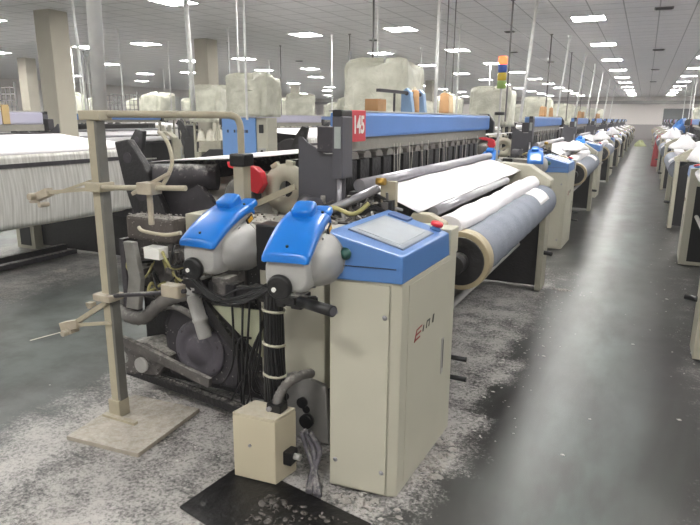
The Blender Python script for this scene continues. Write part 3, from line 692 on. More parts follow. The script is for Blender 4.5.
# ------------------------------------------------------------------ feeder stand
def make_fstand():
    t = thing('feeder_stand', (-1.6, 2.45, 0), 'black cable-wrapped post carrying the two nearest weft feeders', 'stand', 'weft feeder stands')
    MB().cyl((-1.6,2.45,.0), (-1.6,2.45,.95), .028).build('post', BLACKC, t)
    m = MB()
    for k in range(16):
        a = k*.393; r = .045
        m.tube([(-1.6+r*math.cos(a),2.45+r*math.sin(a),.0), (-1.6+r*math.cos(a+.3)*rnd(.9,1.2),2.45+r*math.sin(a+.3)*rnd(.9,1.2),.3), (-1.6+r*math.cos(a-.2)*rnd(.9,1.2),2.45+r*math.sin(a-.2),.6), (-1.6+r*.8*math.cos(a),2.45+r*.8*math.sin(a),.93)], .011, 6)
    m.build('cable_bundle', BLACKC, t)
    for z in (.62,.8,.45): MB().lathe([(.052,-.006),(.062,-.006),(.062,.006),(.052,.006),(.052,-.006)], (-1.6,2.45,z), (.1,.1,1), 20, caps=False).build('cable_tie', mat('cable_tie_white', '#c9c6b2', .5), t)
    MB().bar((-2.2,2.5,.86), (-1.34,2.42,.88), .05, .05).build('cross_arm', BLACK, t, bevel=.005)
    m = MB()
    for x in (-2.05,-1.95,-1.85,-1.72,-1.55,-1.45): m.box((x-.03,2.42,.83),(x+.03,2.52,.9+rnd(0,.02)))
    m.box((-2.08,2.44,.832),(-1.42,2.49,.845))
    m.build('arm_clamp', BLACK, t, bevel=.006)
    MB().box((-1.96,2.42,.84), (-1.86,2.52,.935)).build('feeder_mount', DUSTY, t, bevel=.008); MB().bar((-1.35,2.42,.9), (-1.28,2.1,.985), .03).build('feeder_mount', BLACK, t, bevel=.004)
    m = MB()
    for k in range(7): m.tube([(-2.1+rnd(-.05,.05),2.4,.95), (-1.9,2.36,.86+rnd(-.05,.03)), (-1.75,2.37,.88+rnd(-.05,.03)), (-1.6+rnd(-.04,.04),2.4,.93)], .006, 5)
    m.build('loose_cable', BLACKC, t)
    h = MB().cyl((-1.25,2.12,.985), (-1.06,2.06,.985), .024, n=18).build('grip_handle', BLACKC, t)
    MB().cyl((-1.062,2.061,.985), (-1.057,2.059,.985), .018).build('grip_end', DKPL, h)
    MB().bar((-1.36,2.42,.89), (-1.24,2.12,.985), .02).build('handle_bracket', BLACK, t)
    MB().tube([(-1.55,2.44,.94),(-1.42,2.4,.96),(-1.3,2.34,.99)], .01).build('yarn_guide', STEEL, t)
    return t
fst = make_fstand()
# ------------------------------------------------------------------ tan stand with clamps, left foreground
def make_stand():
    t = thing('yarn_stand', (-2.62, 2.35, 0), 'tan square-tube stand with clamp arms on a square lint-covered base plate', 'stand')
    MB().prism([(-2.70,2.03),(-2.215,2.07),(-2.255,2.615),(-2.75,2.58)], .0, .025, 'z').build('base_plate', mat('lint_covered_plate', '#a59d90', .85, var=.15, dust=.45, bump=.4), t, bevel=.004)
    MB().box((-2.675,2.31,.025), (-2.59,2.39,.13)).build('foot_socket', TANM, t, bevel=.005)
    MB().box((-2.70,2.28,.022), (-2.45,2.31,.04)).build('foot_rib', TANM, t)
    MB().prism([(-2.662,2.325),(-2.602,2.325),(-2.602,2.375),(-2.662,2.375)], .1, 1.73, 'z').build('post', TANM, t, bevel=.005)
    MB().box((-2.604,2.322,.13), (-2.585,2.378,1.72)).build('post_channel', mat('post_grey', '#66655f', .5, var=.15), t)
    MB().box((-2.70,2.31,1.725), (-2.55,2.4,1.775)).build('head_block', TANM, t, bevel=.006)
    MB().cyl((-2.60,2.37,1.77), (-2.545,2.38,3.78), .036, n=18).build('ceiling_pipe', GALV, t)
    MB().tube([(-2.58,2.36,1.757),(-2.3,2.56,1.757),(-2.10,2.72,1.757),(-2.035,2.77,1.75),(-2.013,2.788,1.71),(-2.01,2.79,1.63),(-2.01,2.79,1.53)], .019, 14).build('cross_bar', TANM, t)
    MB().box((-2.045,2.755,1.19), (-1.975,2.825,1.5)).build('short_post', TANM, t, bevel=.006)
    MB().box((-2.06,2.74,1.48), (-1.96,2.84,1.55)).build('post_cap', BLACKC, t, bevel=.012)
    # upper arms
    a = MB().bar((-2.6,2.32,1.37), (-3.0,2.31,1.325), .02).build('clamp_arm', TANM, t)
    MB().bar((-2.66,2.32,1.405), (-2.92,2.3,1.325), .014).build('clamp_strut', TANM, t)
    m = MB(); m.bar((-2.98,2.31,1.33),(-3.12,2.31,1.28),.05,.045); m.bar((-3.05,2.29,1.27),(-3.13,2.29,1.265),.012); m.cyl((-3.08,2.25,1.3),(-3.08,2.35,1.3),.02); m.cyl((-3.03,2.27,1.255),(-3.03,2.33,1.255),.015)
    m.build('yarn_clamp', mat('tan_dusty_clamp', '#a99f8d', .7, var=.2, dust=.35), t, bevel=.003)
    MB().box((-2.68,2.29,1.35), (-2.57,2.4,1.40)).build('arm_clip', TANM, t, bevel=.008)
    MB().cyl((-2.6,2.31,1.375), (-2.02,2.33,1.402), .014).build('guide_rod', TANM, t)
    m = MB(); m.box((-2.3,2.28,1.36),(-2.2,2.36,1.42)); m.cyl((-2.25,2.32,1.2),(-2.25,2.32,1.37),.015); m.bar((-2.33,2.28,1.36),(-2.14,2.36,1.47),.02); m.build('rod_clamp', mat('tan_dusty_clamp', '#a99f8d'), t, bevel=.006)
    MB().tube([(-2.34,2.32,1.18),(-2.3,2.31,1.165),(-2.15,2.3,1.16),(-2.04,2.3,1.18)], .01).build('guide_loop', TANM, t)
    MB().tube([(-2.42,2.6,1.66),(-2.32,2.52,1.65),(-2.22,2.45,1.6),(-2.16,2.4,1.52),(-2.16,2.36,1.45),(-2.2,2.34,1.38)], .011).build('yarn_guide_wire', TANM, t)
    # lower arms
    MB().bar((-2.62,2.32,.73), (-2.88,2.31,.57), .026).build('clamp_arm', TANM, t); MB().bar((-2.6,2.32,.61), (-2.86,2.31,.56), .018).build('clamp_strut', TANM, t)
    m = MB(); m.bar((-2.85,2.31,.57),(-2.99,2.31,.53),.05,.05); m.bar((-2.9,2.3,.52),(-2.97,2.3,.49),.03); m.cyl((-2.93,2.25,.51),(-2.93,2.36,.51),.018); m.bar((-2.74,2.3,.68),(-2.74,2.3,.71),.02); m.box((-2.76,2.29,.69),(-2.72,2.33,.715))
    m.build('yarn_clamp', mat('tan_dusty_clamp', '#a99f8d'), t, bevel=.003)
    MB().box((-2.70,2.29,.735), (-2.57,2.4,.775)).build('arm_clip', mat('tan_dusty_clamp', '#a99f8d'), t, bevel=.008)
    MB().cyl((-2.6,2.33,.765), (-2.12,2.4,.84), .012).build('guide_rod', DARK, t)
    MB().box((-2.26,2.36,.8), (-2.14,2.43,.87)).build('rod_clamp', mat('tan_dusty_clamp', '#a99f8d'), t, bevel=.01)
    MB().tube([(-2.98,2.31,.5),(-3.1,2.28,.46),(-3.22,2.25,.42)], .003, 5).build('thread', YARN, t)
    return t
stand = make_stand()

# junction box on the black drip mat
t = thing('junction_box', (-1.5, 2.25, .012), 'cream junction box standing on a black oily mat under the weft feeders', 'box')
P = [(-1.655,2.15),(-1.425,2.17),(-1.40,2.325),(-1.63,2.305)]
MB().prism(P, .015, .345, 'z').build('box_body', mat('warm_cream_paint', '#bdb49c', .5, var=.06, scale=5), t, bevel=.006)
MB().prism([(a*1.0+(-.0), b) for a, b in [(-1.654,2.151),(-1.426,2.171),(-1.401,2.324),(-1.629,2.304)]], .345, .36, 'z').build('box_lid', mat('lint_topped_lid', '#beb59f', .8, var=.1, dust=.35), t, bevel=.004)
MB().box((-1.51,2.23,.358), (-1.43,2.30,.40)).build('cable_gland', BLACKC, t, bevel=.006)
MB().cyl((-1.49,2.24,.378), (-1.49,2.215,.378), .012).build('gland_screw', STEEL, t)
MB().tube([(-1.47,2.265,.39),(-1.465,2.275,.43),(-1.45,2.33,.475),(-1.43,2.42,.485),(-1.42,2.52,.46)], .022, 12, ribs=1).build('conduit', RIBBED, t)
MB().box((-1.415,2.22,.1), (-1.37,2.29,.17)).build('plug', BLACKC, t, bevel=.006)
MB().cyl((-1.37,2.255,.14), (-1.335,2.255,.14), .016).build('plug_pin', LTGREY, t)
MB().cyl((-1.56,2.157,.2), (-1.56,2.15,.2), .008).build('box_screw', STEEL, t)
m = MB(); Mr = Matrix.Rotation(math.radians(-9), 4, 'Z')
tr = MB().prism([(-1.735,1.84),(-1.685,2.27),(-.90,2.12),(-.955,1.66)], 0, .012, 'z').build('drip_mat', mat('oily_black_mat', '#0c0b0e', .35, var=.4, scale=20, bump=.4, bscale=18), None, bevel=.003)
tag(tr, 'black oily drip mat littered with lint on the floor under the cream junction box', 'mat')
m = MB()
for k in range(150):
    x = rnd(-1.45,-.98); y = rnd(1.82,2.1)+(x+1.4)*-.05; a = rnd(0,6.3); l = abs(random.gauss(0,.009))+.003
    if k % 6 == 0: m.tube([(x,y,.016),(x+l*math.cos(a),y+l*math.sin(a),.016+rnd(.004,.012)),(x+l*math.cos(a+.8)*1.6,y+l*math.sin(a+.8)*1.6,.016)], rnd(.0015,.003), 5)
    else: m.ell((x,y,.012), (l,l*rnd(.4,.9),l*rnd(.15,.4)), Matrix.Translation((x,y,0)) @ Matrix.Rotation(a,4,'Z') @ Matrix.Translation((-x,-y,0)), 7, 5)
o = m.build('lint_scraps', mat('grimy_lint', '#5f5b58', .95, var=.45, scale=30)); tag(o, 'grimy scraps of lint scattered on the black drip mat', 'lint'); o['kind'] = 'stuff'
m = MB()
for k in range(4):
    pts = [(-1.36+rnd(-.03,.03),2.36+rnd(-.02,.02),.22),(-1.32+rnd(-.04,.04),2.35,.14),(-1.27+rnd(-.04,.06),2.28,.06),(-1.2+rnd(-.06,.1),2.18,.02)]
    m.tube(pts, .011, 8, ribs=1)
o = m.build('braided_cable', mat('braided_dusty_cable', '#56535a', .7, var=.3, dust=.3), None); tag(o, 'bundle of dusty braided cables beside the cream junction box', 'cable')

# loose lint lying about the machine and the aisle edges
m = MB()
def tuft(x, y, r):
    n = 7; pts = []
    for k in range(n): a = 2*PI*k/n; q = r*rnd(.5,1.3); pts.append((x+q*math.cos(a), y+q*math.sin(a)*.8, .001))
    top = [(x+(p[0]-x)*.5, y+(p[1]-y)*.5, r*rnd(.2,.5)) for p in pts]
    m.loft([[Vector(p) for p in pts], [Vector(p) for p in top]], True)
for k in range(620):
    z = random.random()
    if z < .4: x = random.gauss(-.72,.16); y = rnd(3.0,7.5)
    elif z < .6: x = rnd(-2.9,-.9); y = random.gauss(2.35,.35)
    elif z < .8: x = random.gauss(.42,.13); y = rnd(4.5,12)
    elif z < .9: x = random.gauss(-5.4,.35); y = rnd(2.5,7)
    else: x = rnd(-3.6,.4); y = rnd(1.5,8)
    if -1.75 < x < -.84 and 1.6 < y < 2.4: continue
    if -2.78 < x < -2.2 and 2 < y < 2.64: continue
    if -1.24 < x < -.83 and 2.2 < y < 3.15: continue
    tuft(x, y, abs(random.gauss(0,.005))+.003)
o = m.build('floor_lint', LINT); tag(o, 'white lint tufts strewn over the floor', 'lint'); o['kind'] = 'stuff'
for (x, y, sx, sy, lab) in ((-.60,6.45,.09,.03,'bar-shaped white lint wad on the aisle floor by the nearest loom leg'), (-1.02,2.26,.14,.06,'dirty lint heap under the front of the nearest control cabinet'), (-.79,2.75,.05,.2,'pale lint drift along the side of the nearest control cabinet'), (-2.45,2.72,.3,.08,'grey lint drift behind the square stand plate'), (-5.9,4.6,.08,.06,'small white lint wad on the floor of the left alley')):
    m = MB()
    for k in range(70): tuft(x+random.gauss(0,.55)*sx, y+random.gauss(0,.55)*sy, abs(random.gauss(0,.012))+.004)
    o = m.build('lint_drift', mat('lint_heap', '#b9b5b0', .95, var=.2, bump=.8, bscale=90)); tag(o, lab, 'lint', None); o['kind'] = 'stuff'
for (x, y, r, lab) in ((-.77,3.16,.0,'black stub bolt sticking out beside the nearest cabinet, lower one'), ):
    pass
# ------------------------------------------------------------------ rows of looms
LL = (-1.9, 4.6, 0); CL = (-1.03, 2.7, 0); RL = (-.86, 4.8, .96)
def mir(p, c, D): return (c-p[0], D-p[1], p[2])
# left side of the aisle, going away
first_far = True
def place_far(loc, lab, rz=0, skip=()):
    global first_far
    if first_far: 
        first_far = False; far_loom.location = loc; far_loom.rotation_euler = (0,0,rz); far_loom['label'] = lab; return far_loom
    return dup(far_loom, loc, lab, None, rz, skip)
for k in range(1, 9):
    dy = PITCH*k; o_ = ORD[k]
    if k == 1: dup(loom, (LL[0],LL[1]+dy,0), 'second air jet loom from the camera on the left of the aisle', skip=('number_plate',))
    else: place_far((LL[0],LL[1]+dy,0), '%s air jet loom from the camera on the left of the aisle' % o_)
    if k <= 3: dup(cab, (CL[0],CL[1]+dy,0), '%s cream control cabinet from the camera on the left of the aisle' % o_)
    else: dup(cab, (CL[0],CL[1]+dy,0), '%s cream control cabinet from the camera on the left of the aisle' % o_, skip=('screw','plinth','front_panel'))
    if k <= 6: dup(roll, (RL[0],RL[1]+dy,RL[2]), 'grey cloth roll on the %s loom from the camera, left of the aisle' % o_)
    if k <= 4:
        dup(fd1, (-1.995,2.37+dy,1.105), 'left weft feeder of the pair at the %s loom on the left of the aisle' % o_, rz=math.radians(-2))
        dup(fd2, (-1.255,2.02+dy,1.18), 'right weft feeder of the pair at the %s loom on the left of the aisle' % o_, rz=math.radians(10))
        dup(fst, (-1.6,2.45+dy,0), 'cable-wrapped feeder post at the %s loom on the left of the aisle' % o_)
# right side of the aisle: the same machine turned round
for k in range(0, 8):
    D = 11.4+PITCH*k; c = -.3; o_ = ORD[k]
    place_far(mir(LL,c,D), '%s air jet loom from the camera on the right of the aisle' % o_, PI, ('roll_flange',) if k == 0 else ())
    dup(cab, mir(CL,c,D), '%s cream control cabinet from the camera on the right of the aisle' % o_, rz=PI, skip=() if k < 2 else ('screw',))
    if 1 <= k <= 5: dup(roll, mir(RL,c,D), 'grey cloth roll on the %s loom from the camera, right of the aisle' % o_, rz=PI)
# second row on the left, warp side towards us, and the rows beyond
for k in range(-1, 7):
    D = 8.3+PITCH*k+(1.0 if k > 0 else 0)
    place_far(mir(LL,-8.3,D), ('loom with white warp threads in the second row, ' + ('out of frame' if k < 0 else '%s from the near end' % ORD[k])), PI, ('dark_backing',))
    if 0 <= k < 5: dup(cab, mir(CL,-8.3,D), '%s cream control cabinet from the near end along the second row of looms' % ORD[k], rz=PI)
for k in range(1, 8):
    dy = 1.0+PITCH*k
    place_far((LL[0]-11.2,LL[1]+dy,0), 'loom of the third row, behind the columns, %s from the near end' % ORD[k-1])
    if k < 5: dup(cab, (CL[0]-11.2,CL[1]+dy,0), '%s cream control cabinet from the near end along the third row of looms' % ORD[k-1])
for k in range(1, 7):
    place_far(mir(LL,-19.6,9.5+PITCH*k), 'loom of the fourth row towards the left wall, %s from the near end' % ORD[k-1], PI)
for k in range(2, 7):
    place_far((LL[0]-22.8,LL[1]+2+PITCH*k,0), 'loom of the fifth row nearest the left wall, %s from the near end' % ORD[k-2])

# ------------------------------------------------------------------ yarn creels under crumpled clear plastic
def bag(mb, x0, x1, y0, y1, z0, z1, seed):
    R = random.Random(seed); cx, cy = (x0+x1)/2, (y0+y1)/2; rings = []; n = 44
    ph = [R.uniform(0,6.3) for _ in range(8)]
    for j in range(15):
        t = j/14; z = z0+(z1-z0)*min(1,t*1.12) if t < .9 else z1
        sc = 1 if t < .8 else (1-.10*((t-.8)/.1)**2 if t < .9 else max(.05,.9-(t-.9)*8.5))
        ring = []
        for k in range(n):
            a = 2*PI*k/n; ca, sa = math.cos(a), math.sin(a); pw = .35
            w = 1+.035*math.sin(5*a+ph[0]+3*t)+.03*math.sin(11*a+ph[1]-5*t)+.02*math.sin(17*a+ph[2]+9*t)
            dz = .04*math.sin(3*a+ph[3])+.03*math.sin(7*a+ph[4]) if t > .6 else .02*math.sin(9*a+ph[5]) if t == 0 else 0
            ring.append(Vector((cx+(x1-x0)/2*sc*w*math.copysign(abs(ca)**pw,ca), cy+(y1-y0)/2*sc*w*math.copysign(abs(sa)**pw,sa), z+dz)))
        rings.append(ring)
    mb.loft(rings)
def make_creel(loc, seed, label, w=.82, top=2.42):
    x, y, _ = loc
    t = thing('yarn_creel', loc, label, 'yarn creel', 'yarn creels under plastic')
    for sx in (-1,1):
        for sy in (-1,1): MB().box((x+sx*w*.38-.02,y+sy*.3-.02,0), (x+sx*w*.38+.02,y+sy*.3+.02,2.25)).build('leg', BEIGE_D, t)
    for z in (.5,1.15,1.75): MB().box((x-w*.4,y-.32,z), (x+w*.4,y+.32,z+.025)).build('shelf', BEIGE_D, t)
    for z in (.525,1.175,1.775):
        for i in range(3):
            for j in range(2):
                MB().lathe([(0,0),(.1,0),(.095,.02),(.06,.24),(.03,.25),(.03,.28),(0,.28)], (x+(i-1)*.26,y+(j-.5)*.3,z), n=14).build('yarn_cone', YARN, t)
    mb = MB(); bag(mb, x-w/2, x+w/2, y-.4, y+.4, 1.62, top, seed); mb.build('plastic_cover', PLASTIC, t)
    return t
cr = make_creel((-3.05,7.35,0), 3, 'plastic-wrapped yarn creel behind the beam of the nearest loom')
for k in range(1, 7):
    o = dup(cr, (-3.05,7.35+PITCH*k,0), 'plastic-wrapped yarn creel in front of the %s loom on the left of the aisle' % ORD[k+1])
    o.scale = (rnd(.9,1.05), rnd(.9,1.1), rnd(.93,1.0))
for k in range(0, 6): dup(cr, (2.75,9.95+PITCH*k,0), 'plastic-wrapped yarn creel between looms on the right of the aisle, %s from the camera' % ORD[k], rz=PI)
for k in range(1, 6): dup(cr, (-6.0,7.75+PITCH*k,0), 'plastic-wrapped yarn creel in the second row of looms, %s past the blue-panelled cabinet' % ORD[k-1], rz=.03*k)
for k in range(0, 6): dup(cr, (-14.0,8.9+PITCH*k,0), 'plastic-wrapped yarn creel in the third row of looms, %s from the near end' % ORD[k], rz=1.6)
for k in range(1, 6): dup(cr, (-17.0,8.0+PITCH*k,0), 'plastic-wrapped yarn creel in the fourth row of looms, %s from the near end' % ORD[k-1], rz=.3)

# tall cream cabinet with the blue end panel, its plastic-wrapped bundle on top
t = thing('electrical_cabinet', (-5.75,8.3,0), 'tall cream electrical cabinet with a blue end panel, left of the nearest loom beam', 'cabinet')
MB().box((-6.12,8.0,0), (-5.26,8.28,1.735)).build('cabinet_body', BEIGE, t, bevel=.01)
b = MB().box((-6.1,7.97,.5), (-5.46,8.0,1.73)).build('end_panel', mat('light_blue_panel', '#6790c8', .4, var=.04), t, bevel=.005)
m = MB()
for k, (w_, g_) in enumerate(((.03,0),(.03,0),(.05,0),(.04,0),(.05,0))): m.box((-5.87+k*.055,7.964,1.50), (-5.87+k*.055+w_,7.971,1.545))
m.box((-6.0,7.964,1.5),(-5.97,7.971,1.545)); m.build('panel_lettering', mat('logo_navy', '#26324e', .5), b)
MB().box((-5.41,7.985,1.5), (-5.33,8.0,1.63)).build('switch', BLACKC, t, bevel=.006)
MB().box((-5.43,7.985,1.18), (-5.29,8.0,1.27)).build('socket_plate', LTGREY, t, bevel=.004); MB().cyl((-5.36,7.98,1.22), (-5.36,7.99,1.22), .025).build('socket_hole', BLACKC, t)
m = MB(); bag(m, -6.0, -5.22, 7.9, 8.4, 1.76, 2.36, 11)
o = m.build('plastic_bundle', PLASTIC, None, loc=(-5.79,8.3,1.74)); tag(o, 'crumpled clear-plastic bundle on top of the tall blue-panelled cabinet', 'bundle')

# things on top of the nearest beam
def cone(x, y, lab, m_=BROWN, s=1):
    t = thing('yarn_package', (x,y,1.79), lab, 'yarn package', 'packages on the nearest beam')
    MB().lathe([(0,0),(.04*s,0),(.04*s,.02),(.034*s,.15*s),(.02,.16*s),(0,.16*s)], (x,y,1.79), n=16).build('wound_yarn', m_, t)
    MB().cyl((x,y,1.79), (x,y,1.79+.18*s), .012).build('cone_tip', TANM, t)
cone(-1.565,4.35,'brown yarn package between the two blue clips on the nearest beam')
cone(-1.565,5.1,'brown yarn package farther along the nearest beam', s=1.05); cone(-1.565,5.24,'paler yarn package at the far end of the row on the nearest beam', mat('pale_cardboard','#bfa98a',.8))
for i, y in enumerate((4.22,4.5)):
    t = thing('beam_clip', (-1.565,y,1.79), 'pale blue bracket on the nearest beam, %s the brown yarn package' % ('left of' if i == 0 else 'right of'), 'bracket', 'blue clips on the nearest beam')
    MB().prism([(-1.61,1.79),(-1.52,1.79),(-1.54,1.93),(-1.57,1.96),(-1.61,1.93)], y-.03, y+.03).build('bracket_body', mat('pale_blue_clip', '#7d9cc0', .4), t, bevel=.006)
    MB().cyl((-1.565,y-.035,1.92), (-1.565,y+.035,1.92), .014).build('bracket_pin', DARK, t)
t = thing('flat_bar', (-1.58,4.0,1.79), 'dark flat bar on a short peg above the nearest beam', 'bar')
MB().bar((-1.57,4.3,1.925), (-1.60,3.75,1.925), .03, .02).build('bar', DARK, t); MB().cyl((-1.585,4.0,1.79), (-1.585,4.0,1.925), .008).build('peg', DARK, t)
t = thing('paper_box', (-1.565,3.62,1.79), 'small brown cardboard box on the nearest beam by the plastic-wrapped creel', 'box')
MB().box((-1.61,3.56,1.79), (-1.52,3.70,1.865)).build('carton', BROWN, t, bevel=.004); MB().box((-1.612,3.61,1.862), (-1.518,3.65,1.867)).build('carton_tape', TANM, t)

# signal light tower by the second loom
t = thing('signal_tower', (-1.83,8.55,0), 'signal light tower lit orange-red, over blue, yellow and green lenses', 'signal light')
MB().cyl((-1.83,8.55,0), (-1.83,8.55,2.15), .016).build('pole', LTGREY, t); MB().lathe([(0,0),(.09,0),(.09,.015),(.03,.03),(0,.03)], (-1.83,8.55,0)).build('pole_base', DARK, t)
MB().cyl((-1.83,8.55,1.8), (-1.83,8.55,1.84), .07).build('collar', BLACKC, t)
for i, (n_, m_) in enumerate((('green_lens',LENSG),('yellow_lens',YELLOW),('blue_lens',LENSB),('red_lens',REDLAMP))):
    MB().lathe([(0,0),(.055,0),(.06,.01),(.06,.09),(.055,.1),(0,.1)], (-1.83,8.55,2.15+.105*i), n=20).build(n_, m_, t)

# ------------------------------------------------------------------ rods hung from the ceiling
def rod(x, y, z0, r, m_, lab, lean=0, grp='white rods hanging from the ceiling', name='hanging_rod'):
    t = thing(name, (x,y,CEIL), lab, 'rod', grp)
    MB().cyl((x+lean,y,CEIL), (x,y,z0), r, n=10).build('rod_tube', m_, t)
    MB().cyl((x+lean,y,CEIL-.02), (x+lean,y,CEIL), r*2.5, n=12).build('ceiling_flange', m_, t)
    return t
white = None; dark = None
def rods(x, y, lab, kind='w', s=1, tilt=0):
    global white, dark
    src = white if kind == 'w' else dark
    if src is None:
        src = rod(x, y, 1.7, .022 if kind == 'w' else .012, RODW if kind == 'w' else RODD, lab, .0, 'white rods hanging from the ceiling' if kind == 'w' else 'thin dark rods hanging from the ceiling')
        if kind == 'w': white = src
        else: dark = src
        o = src
    else: o = dup(src, (x,y,CEIL), lab)
    o.scale = (s*.8,s*.8,1); o.rotation_euler = (0,tilt,0); return o
rods(-1.97,11.7,'tall white ceiling rod right of the signal light tower', 'w', 1.5, .07)
for i, y in enumerate((16.9,21.4,25.6,30,36,42)): rods(-1.97,y,'white ceiling rod along the left of the aisle, %s beyond the signal light' % ORD[i+1], 'w', 1.3, .08)
for i, y in enumerate((11.5,16.4,21,25.3,29.8)): rods(-2.35,y,'thin dark rod left of a white rod along the aisle, %s from the camera' % ORD[i], 'd', 1.6)
rods(-3.35,10.4,'white ceiling rod rising behind the middle of the nearest beam', 'w', 1.7)
rods(-3.25,10.6,'dark rod pair just right of the white rod behind the nearest beam, left one', 'd'); rods(-3.15,10.7,'dark rod pair just right of the white rod behind the nearest beam, right one', 'd')
rods(-4.0,14,'white ceiling rod left of the signal light over the far end of the nearest beam', 'w', 1.2)
rods(-3.9,8.9,'dark rod rising behind the plastic-wrapped creel of the nearest loom', 'd', 1.6); rods(-3.95,9.2,'white rod touching the plastic-wrapped creel behind the nearest loom', 'w', .7)
rods(-5.35,7.6,'white ceiling rod above the plastic bundle on the blue-panelled cabinet', 'w', 1)
rods(-6.2,8.6,'thin white ceiling rod left of the plastic bundle on the blue-panelled cabinet', 'w', .8)
rods(-6.9,8.2,'thick white ceiling rod right of the galvanised stand pipe', 'w', 2.2, -.03)
rods(-8.55,7.4,'slanting lint-covered ceiling rod in front of the near column', 'w', 1.1, -.06)
rods(-7.5,14.5,'white ceiling rod left of the plastic-wrapped creel, among the far looms', 'w', 1); rods(-7.0,14.5,'dark ceiling rod left of the plastic-wrapped creel, among the far looms', 'd', 1.5)
W2 = [(-11.8,11.5),(-12.5,14),(-9.2,12.4),(-15.2,13.2),(-16.4,14),(-18,16),(-13,20),(-8.5,20),(-6.3,18),(-5.6,24),(-10.5,26),(-20,22)]
for i, (x, y) in enumerate(W2): rods(x, y, 'white ceiling rod among the far looms at the left, %s counted by distance' % ORD[i], 'w', .9)
D2 = [(-13.2,10.6),(-14,11.4),(-11,14.8),(-10,16),(-17,15),(-9,22)]
for i, (x, y) in enumerate(D2): rods(x, y, 'dark ceiling rod among the far looms at the left, %s counted by distance' % ORD[i], 'd', 1.4)
for i, y in enumerate((14,18,20.2,24.3,26.4,30.5,32.6,38)): rods(1.75,y,'white ceiling rod along the right of the aisle, %s from the camera' % ORD[i], 'w', 1.2)

# lattice racks by the near column
for i, (x, y) in enumerate(((-15.3,10.6),(-16.4,15.9))):
    if i == 0:
        t = thing('wire_rack', (x,y,0), 'black wire lattice rack beside the near column', 'rack', 'wire lattice racks')
        m = MB()
        for k in range(9): m.bar((x-.75+k*.1875,y,1.6), (x-.75+k*.1875,y,2.45), .022)
        for k in range(6): m.bar((x-.75,y,1.62+k*.16), (x+.75,y,1.62+k*.16), .022)
        m.build('lattice', RODD, t)
        for s in (-.75,.75): MB().box((x+s-.02,y-.02,0), (x+s+.02,y+.02,2.55)).build('leg', RODD, t)
        rk = t
    else: dup(rk, (x,y,0), 'black wire lattice rack farther off, right of the near column')
# yellow card hanging at the left edge
o = MB().box((-6.68,4.66,1.64), (-6.665,4.75,1.86)).build('yellowed_card', mat('yellow_card', '#a48d5f', .7), None, loc=(-6.68,4.7,1.64))
tag(o, 'yellowed card fixed to the beam at the left edge of the picture', 'card')

# cloth heaps and clutter on the machines along the aisle
def heap(x, y, z, sx, sy, sz, m_, lab, seed, name='cloth_heap', cat='cloth'):
    R = random.Random(seed); m = MB(); n = 28; rings = []
    ph = [R.uniform(0,6) for _ in range(5)]
    for j in range(9):
        t = j/8; q = math.cos(t*PI/2*.96)**.6
        rings.append([Vector((x+sx*q*math.cos(a)*(1+.14*math.sin(3*a+ph[0]+t*2)+.08*math.sin(7*a+ph[1])), y+sy*q*math.sin(a)*(1+.12*math.sin(4*a+ph[2])+.07*math.sin(9*a+ph[3])), z+sz*t*(1+.25*math.sin(2*a+ph[4])))) for a in [2*PI*k/n for k in range(n)]])
    m.loft(rings); o = m.build(name, m_, None, loc=(x,y,z)); tag(o, lab, cat); return o
heap(-1.02,10.6,1.27,.2,.45,.12,FABRIC,'white cloth heaped on the front of the second loom on the left of the aisle',1)
heap(-1.0,16.6,1.27,.22,.5,.16,FABRIC,'white cloth heaped on the front of the third loom on the left of the aisle',2)
heap(-1.0,22.5,1.27,.2,.5,.2,FABRIC,'pale cloth heaped on the front of the fourth loom on the left of the aisle',3)
heap(.66,8.0,1.3,.2,.4,.16,FABRIC,'white cloth heaped on the loom at the right edge of the picture',4)
heap(.66,12.2,1.27,.22,.5,.2,FABRIC,'white cloth heaped on the second loom on the right of the aisle',5)
heap(.68,18.6,1.27,.22,.5,.24,FABRIC,'white cloth heaped on the third loom on the right of the aisle',6)
heap(1.2,25.6,1.3,.4,.5,.42,mat('blue_tarpaulin','#1f62a8',.5),'bright blue tarpaulin over machinery on the right of the aisle, far off',7,'tarpaulin','tarpaulin')
heap(.5,26.5,0,.18,.3,1.0,mat('red_cloth','#b03038',.7),'red cloth bundle at the far right edge of the aisle',8)
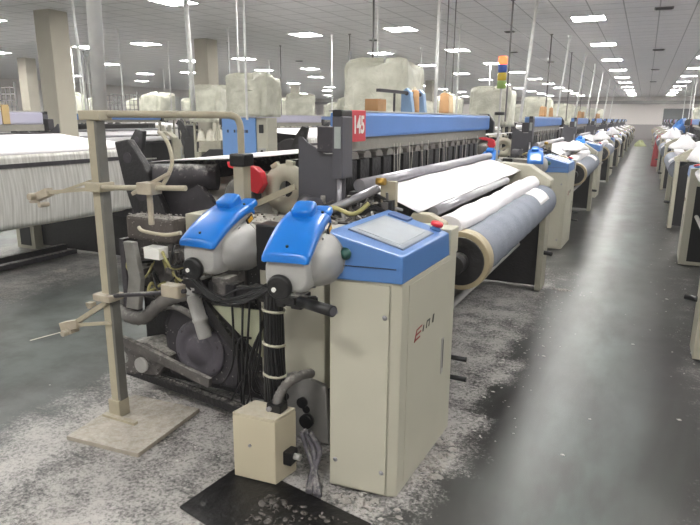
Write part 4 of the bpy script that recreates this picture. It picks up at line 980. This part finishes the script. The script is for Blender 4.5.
heap(-.2,46,0,.35,.4,.35,mat('greenish_bale','#a9b07c',.7),'pale greenish bale on the floor at the far end of the aisle',9,'bale','bale')

# more covered creels and racks in the wide bay among the columns
for i, (x, y) in enumerate(((-9.4,12.0),(-10.2,17.5),(-12.8,21.1),(-9.2,19.4),(-20.0,20.4),(-24.5,22.1),(-22.2,19.6),(-22,23.5),(-8.8,26),(-19.6,26.5))):
    o = dup(cr, (x,y,0), 'plastic-wrapped yarn creel standing by itself among the far columns, %s by distance' % ORD[i], rz=.5*i); o.scale = (1.1, 1.1, 1)
# brown packages standing on the beams of the next looms
pk = [o for o in C.objects if o.name == 'yarn_package'][0]
for k in range(1, 4):
    for j, yy in enumerate((4.3, 4.6, 5.4)): dup(pk, (-1.565, yy+PITCH*k, 1.79), 'brown yarn package, %s on the %s loom beam left of the aisle' % (ORD[j], ORD[k]), 'packages on the farther beams')
# second-row beams: blue washed out, the haze put into their colour
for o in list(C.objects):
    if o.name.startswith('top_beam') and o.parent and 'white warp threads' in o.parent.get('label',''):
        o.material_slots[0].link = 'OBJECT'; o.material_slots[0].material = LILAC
# ------------------------------------------------------------------ light and view
w = bpy.data.worlds.new('world'); bpy.context.scene.world = w; w.use_nodes = True
w.node_tree.nodes['Background'].inputs[0].default_value = (.8,.85,.9,1); w.node_tree.nodes['Background'].inputs[1].default_value = .3
sc = bpy.context.scene
sc.view_settings.view_transform = 'Standard'; sc.view_settings.look = 'None'; sc.view_settings.exposure = 0.75; sc.view_settings.gamma = 1
sc.view_settings.use_curve_mapping = False
sc.cycles.use_denoising = True
sc.cycles.max_bounces = 12; sc.cycles.diffuse_bounces = 8; sc.cycles.sample_clamp_indirect = 6
for o in list(C.objects):
    if '_o' in o: del o['_o']
# fine lint hanging in the air
nt = w.node_tree; vs = nt.nodes.new('ShaderNodeVolumeScatter'); vs.inputs['Density'].default_value = .003; vs.inputs['Color'].default_value = (1,1,1,1)
nt.links.new(vs.outputs[0], nt.nodes['World Output'].inputs['Volume'])
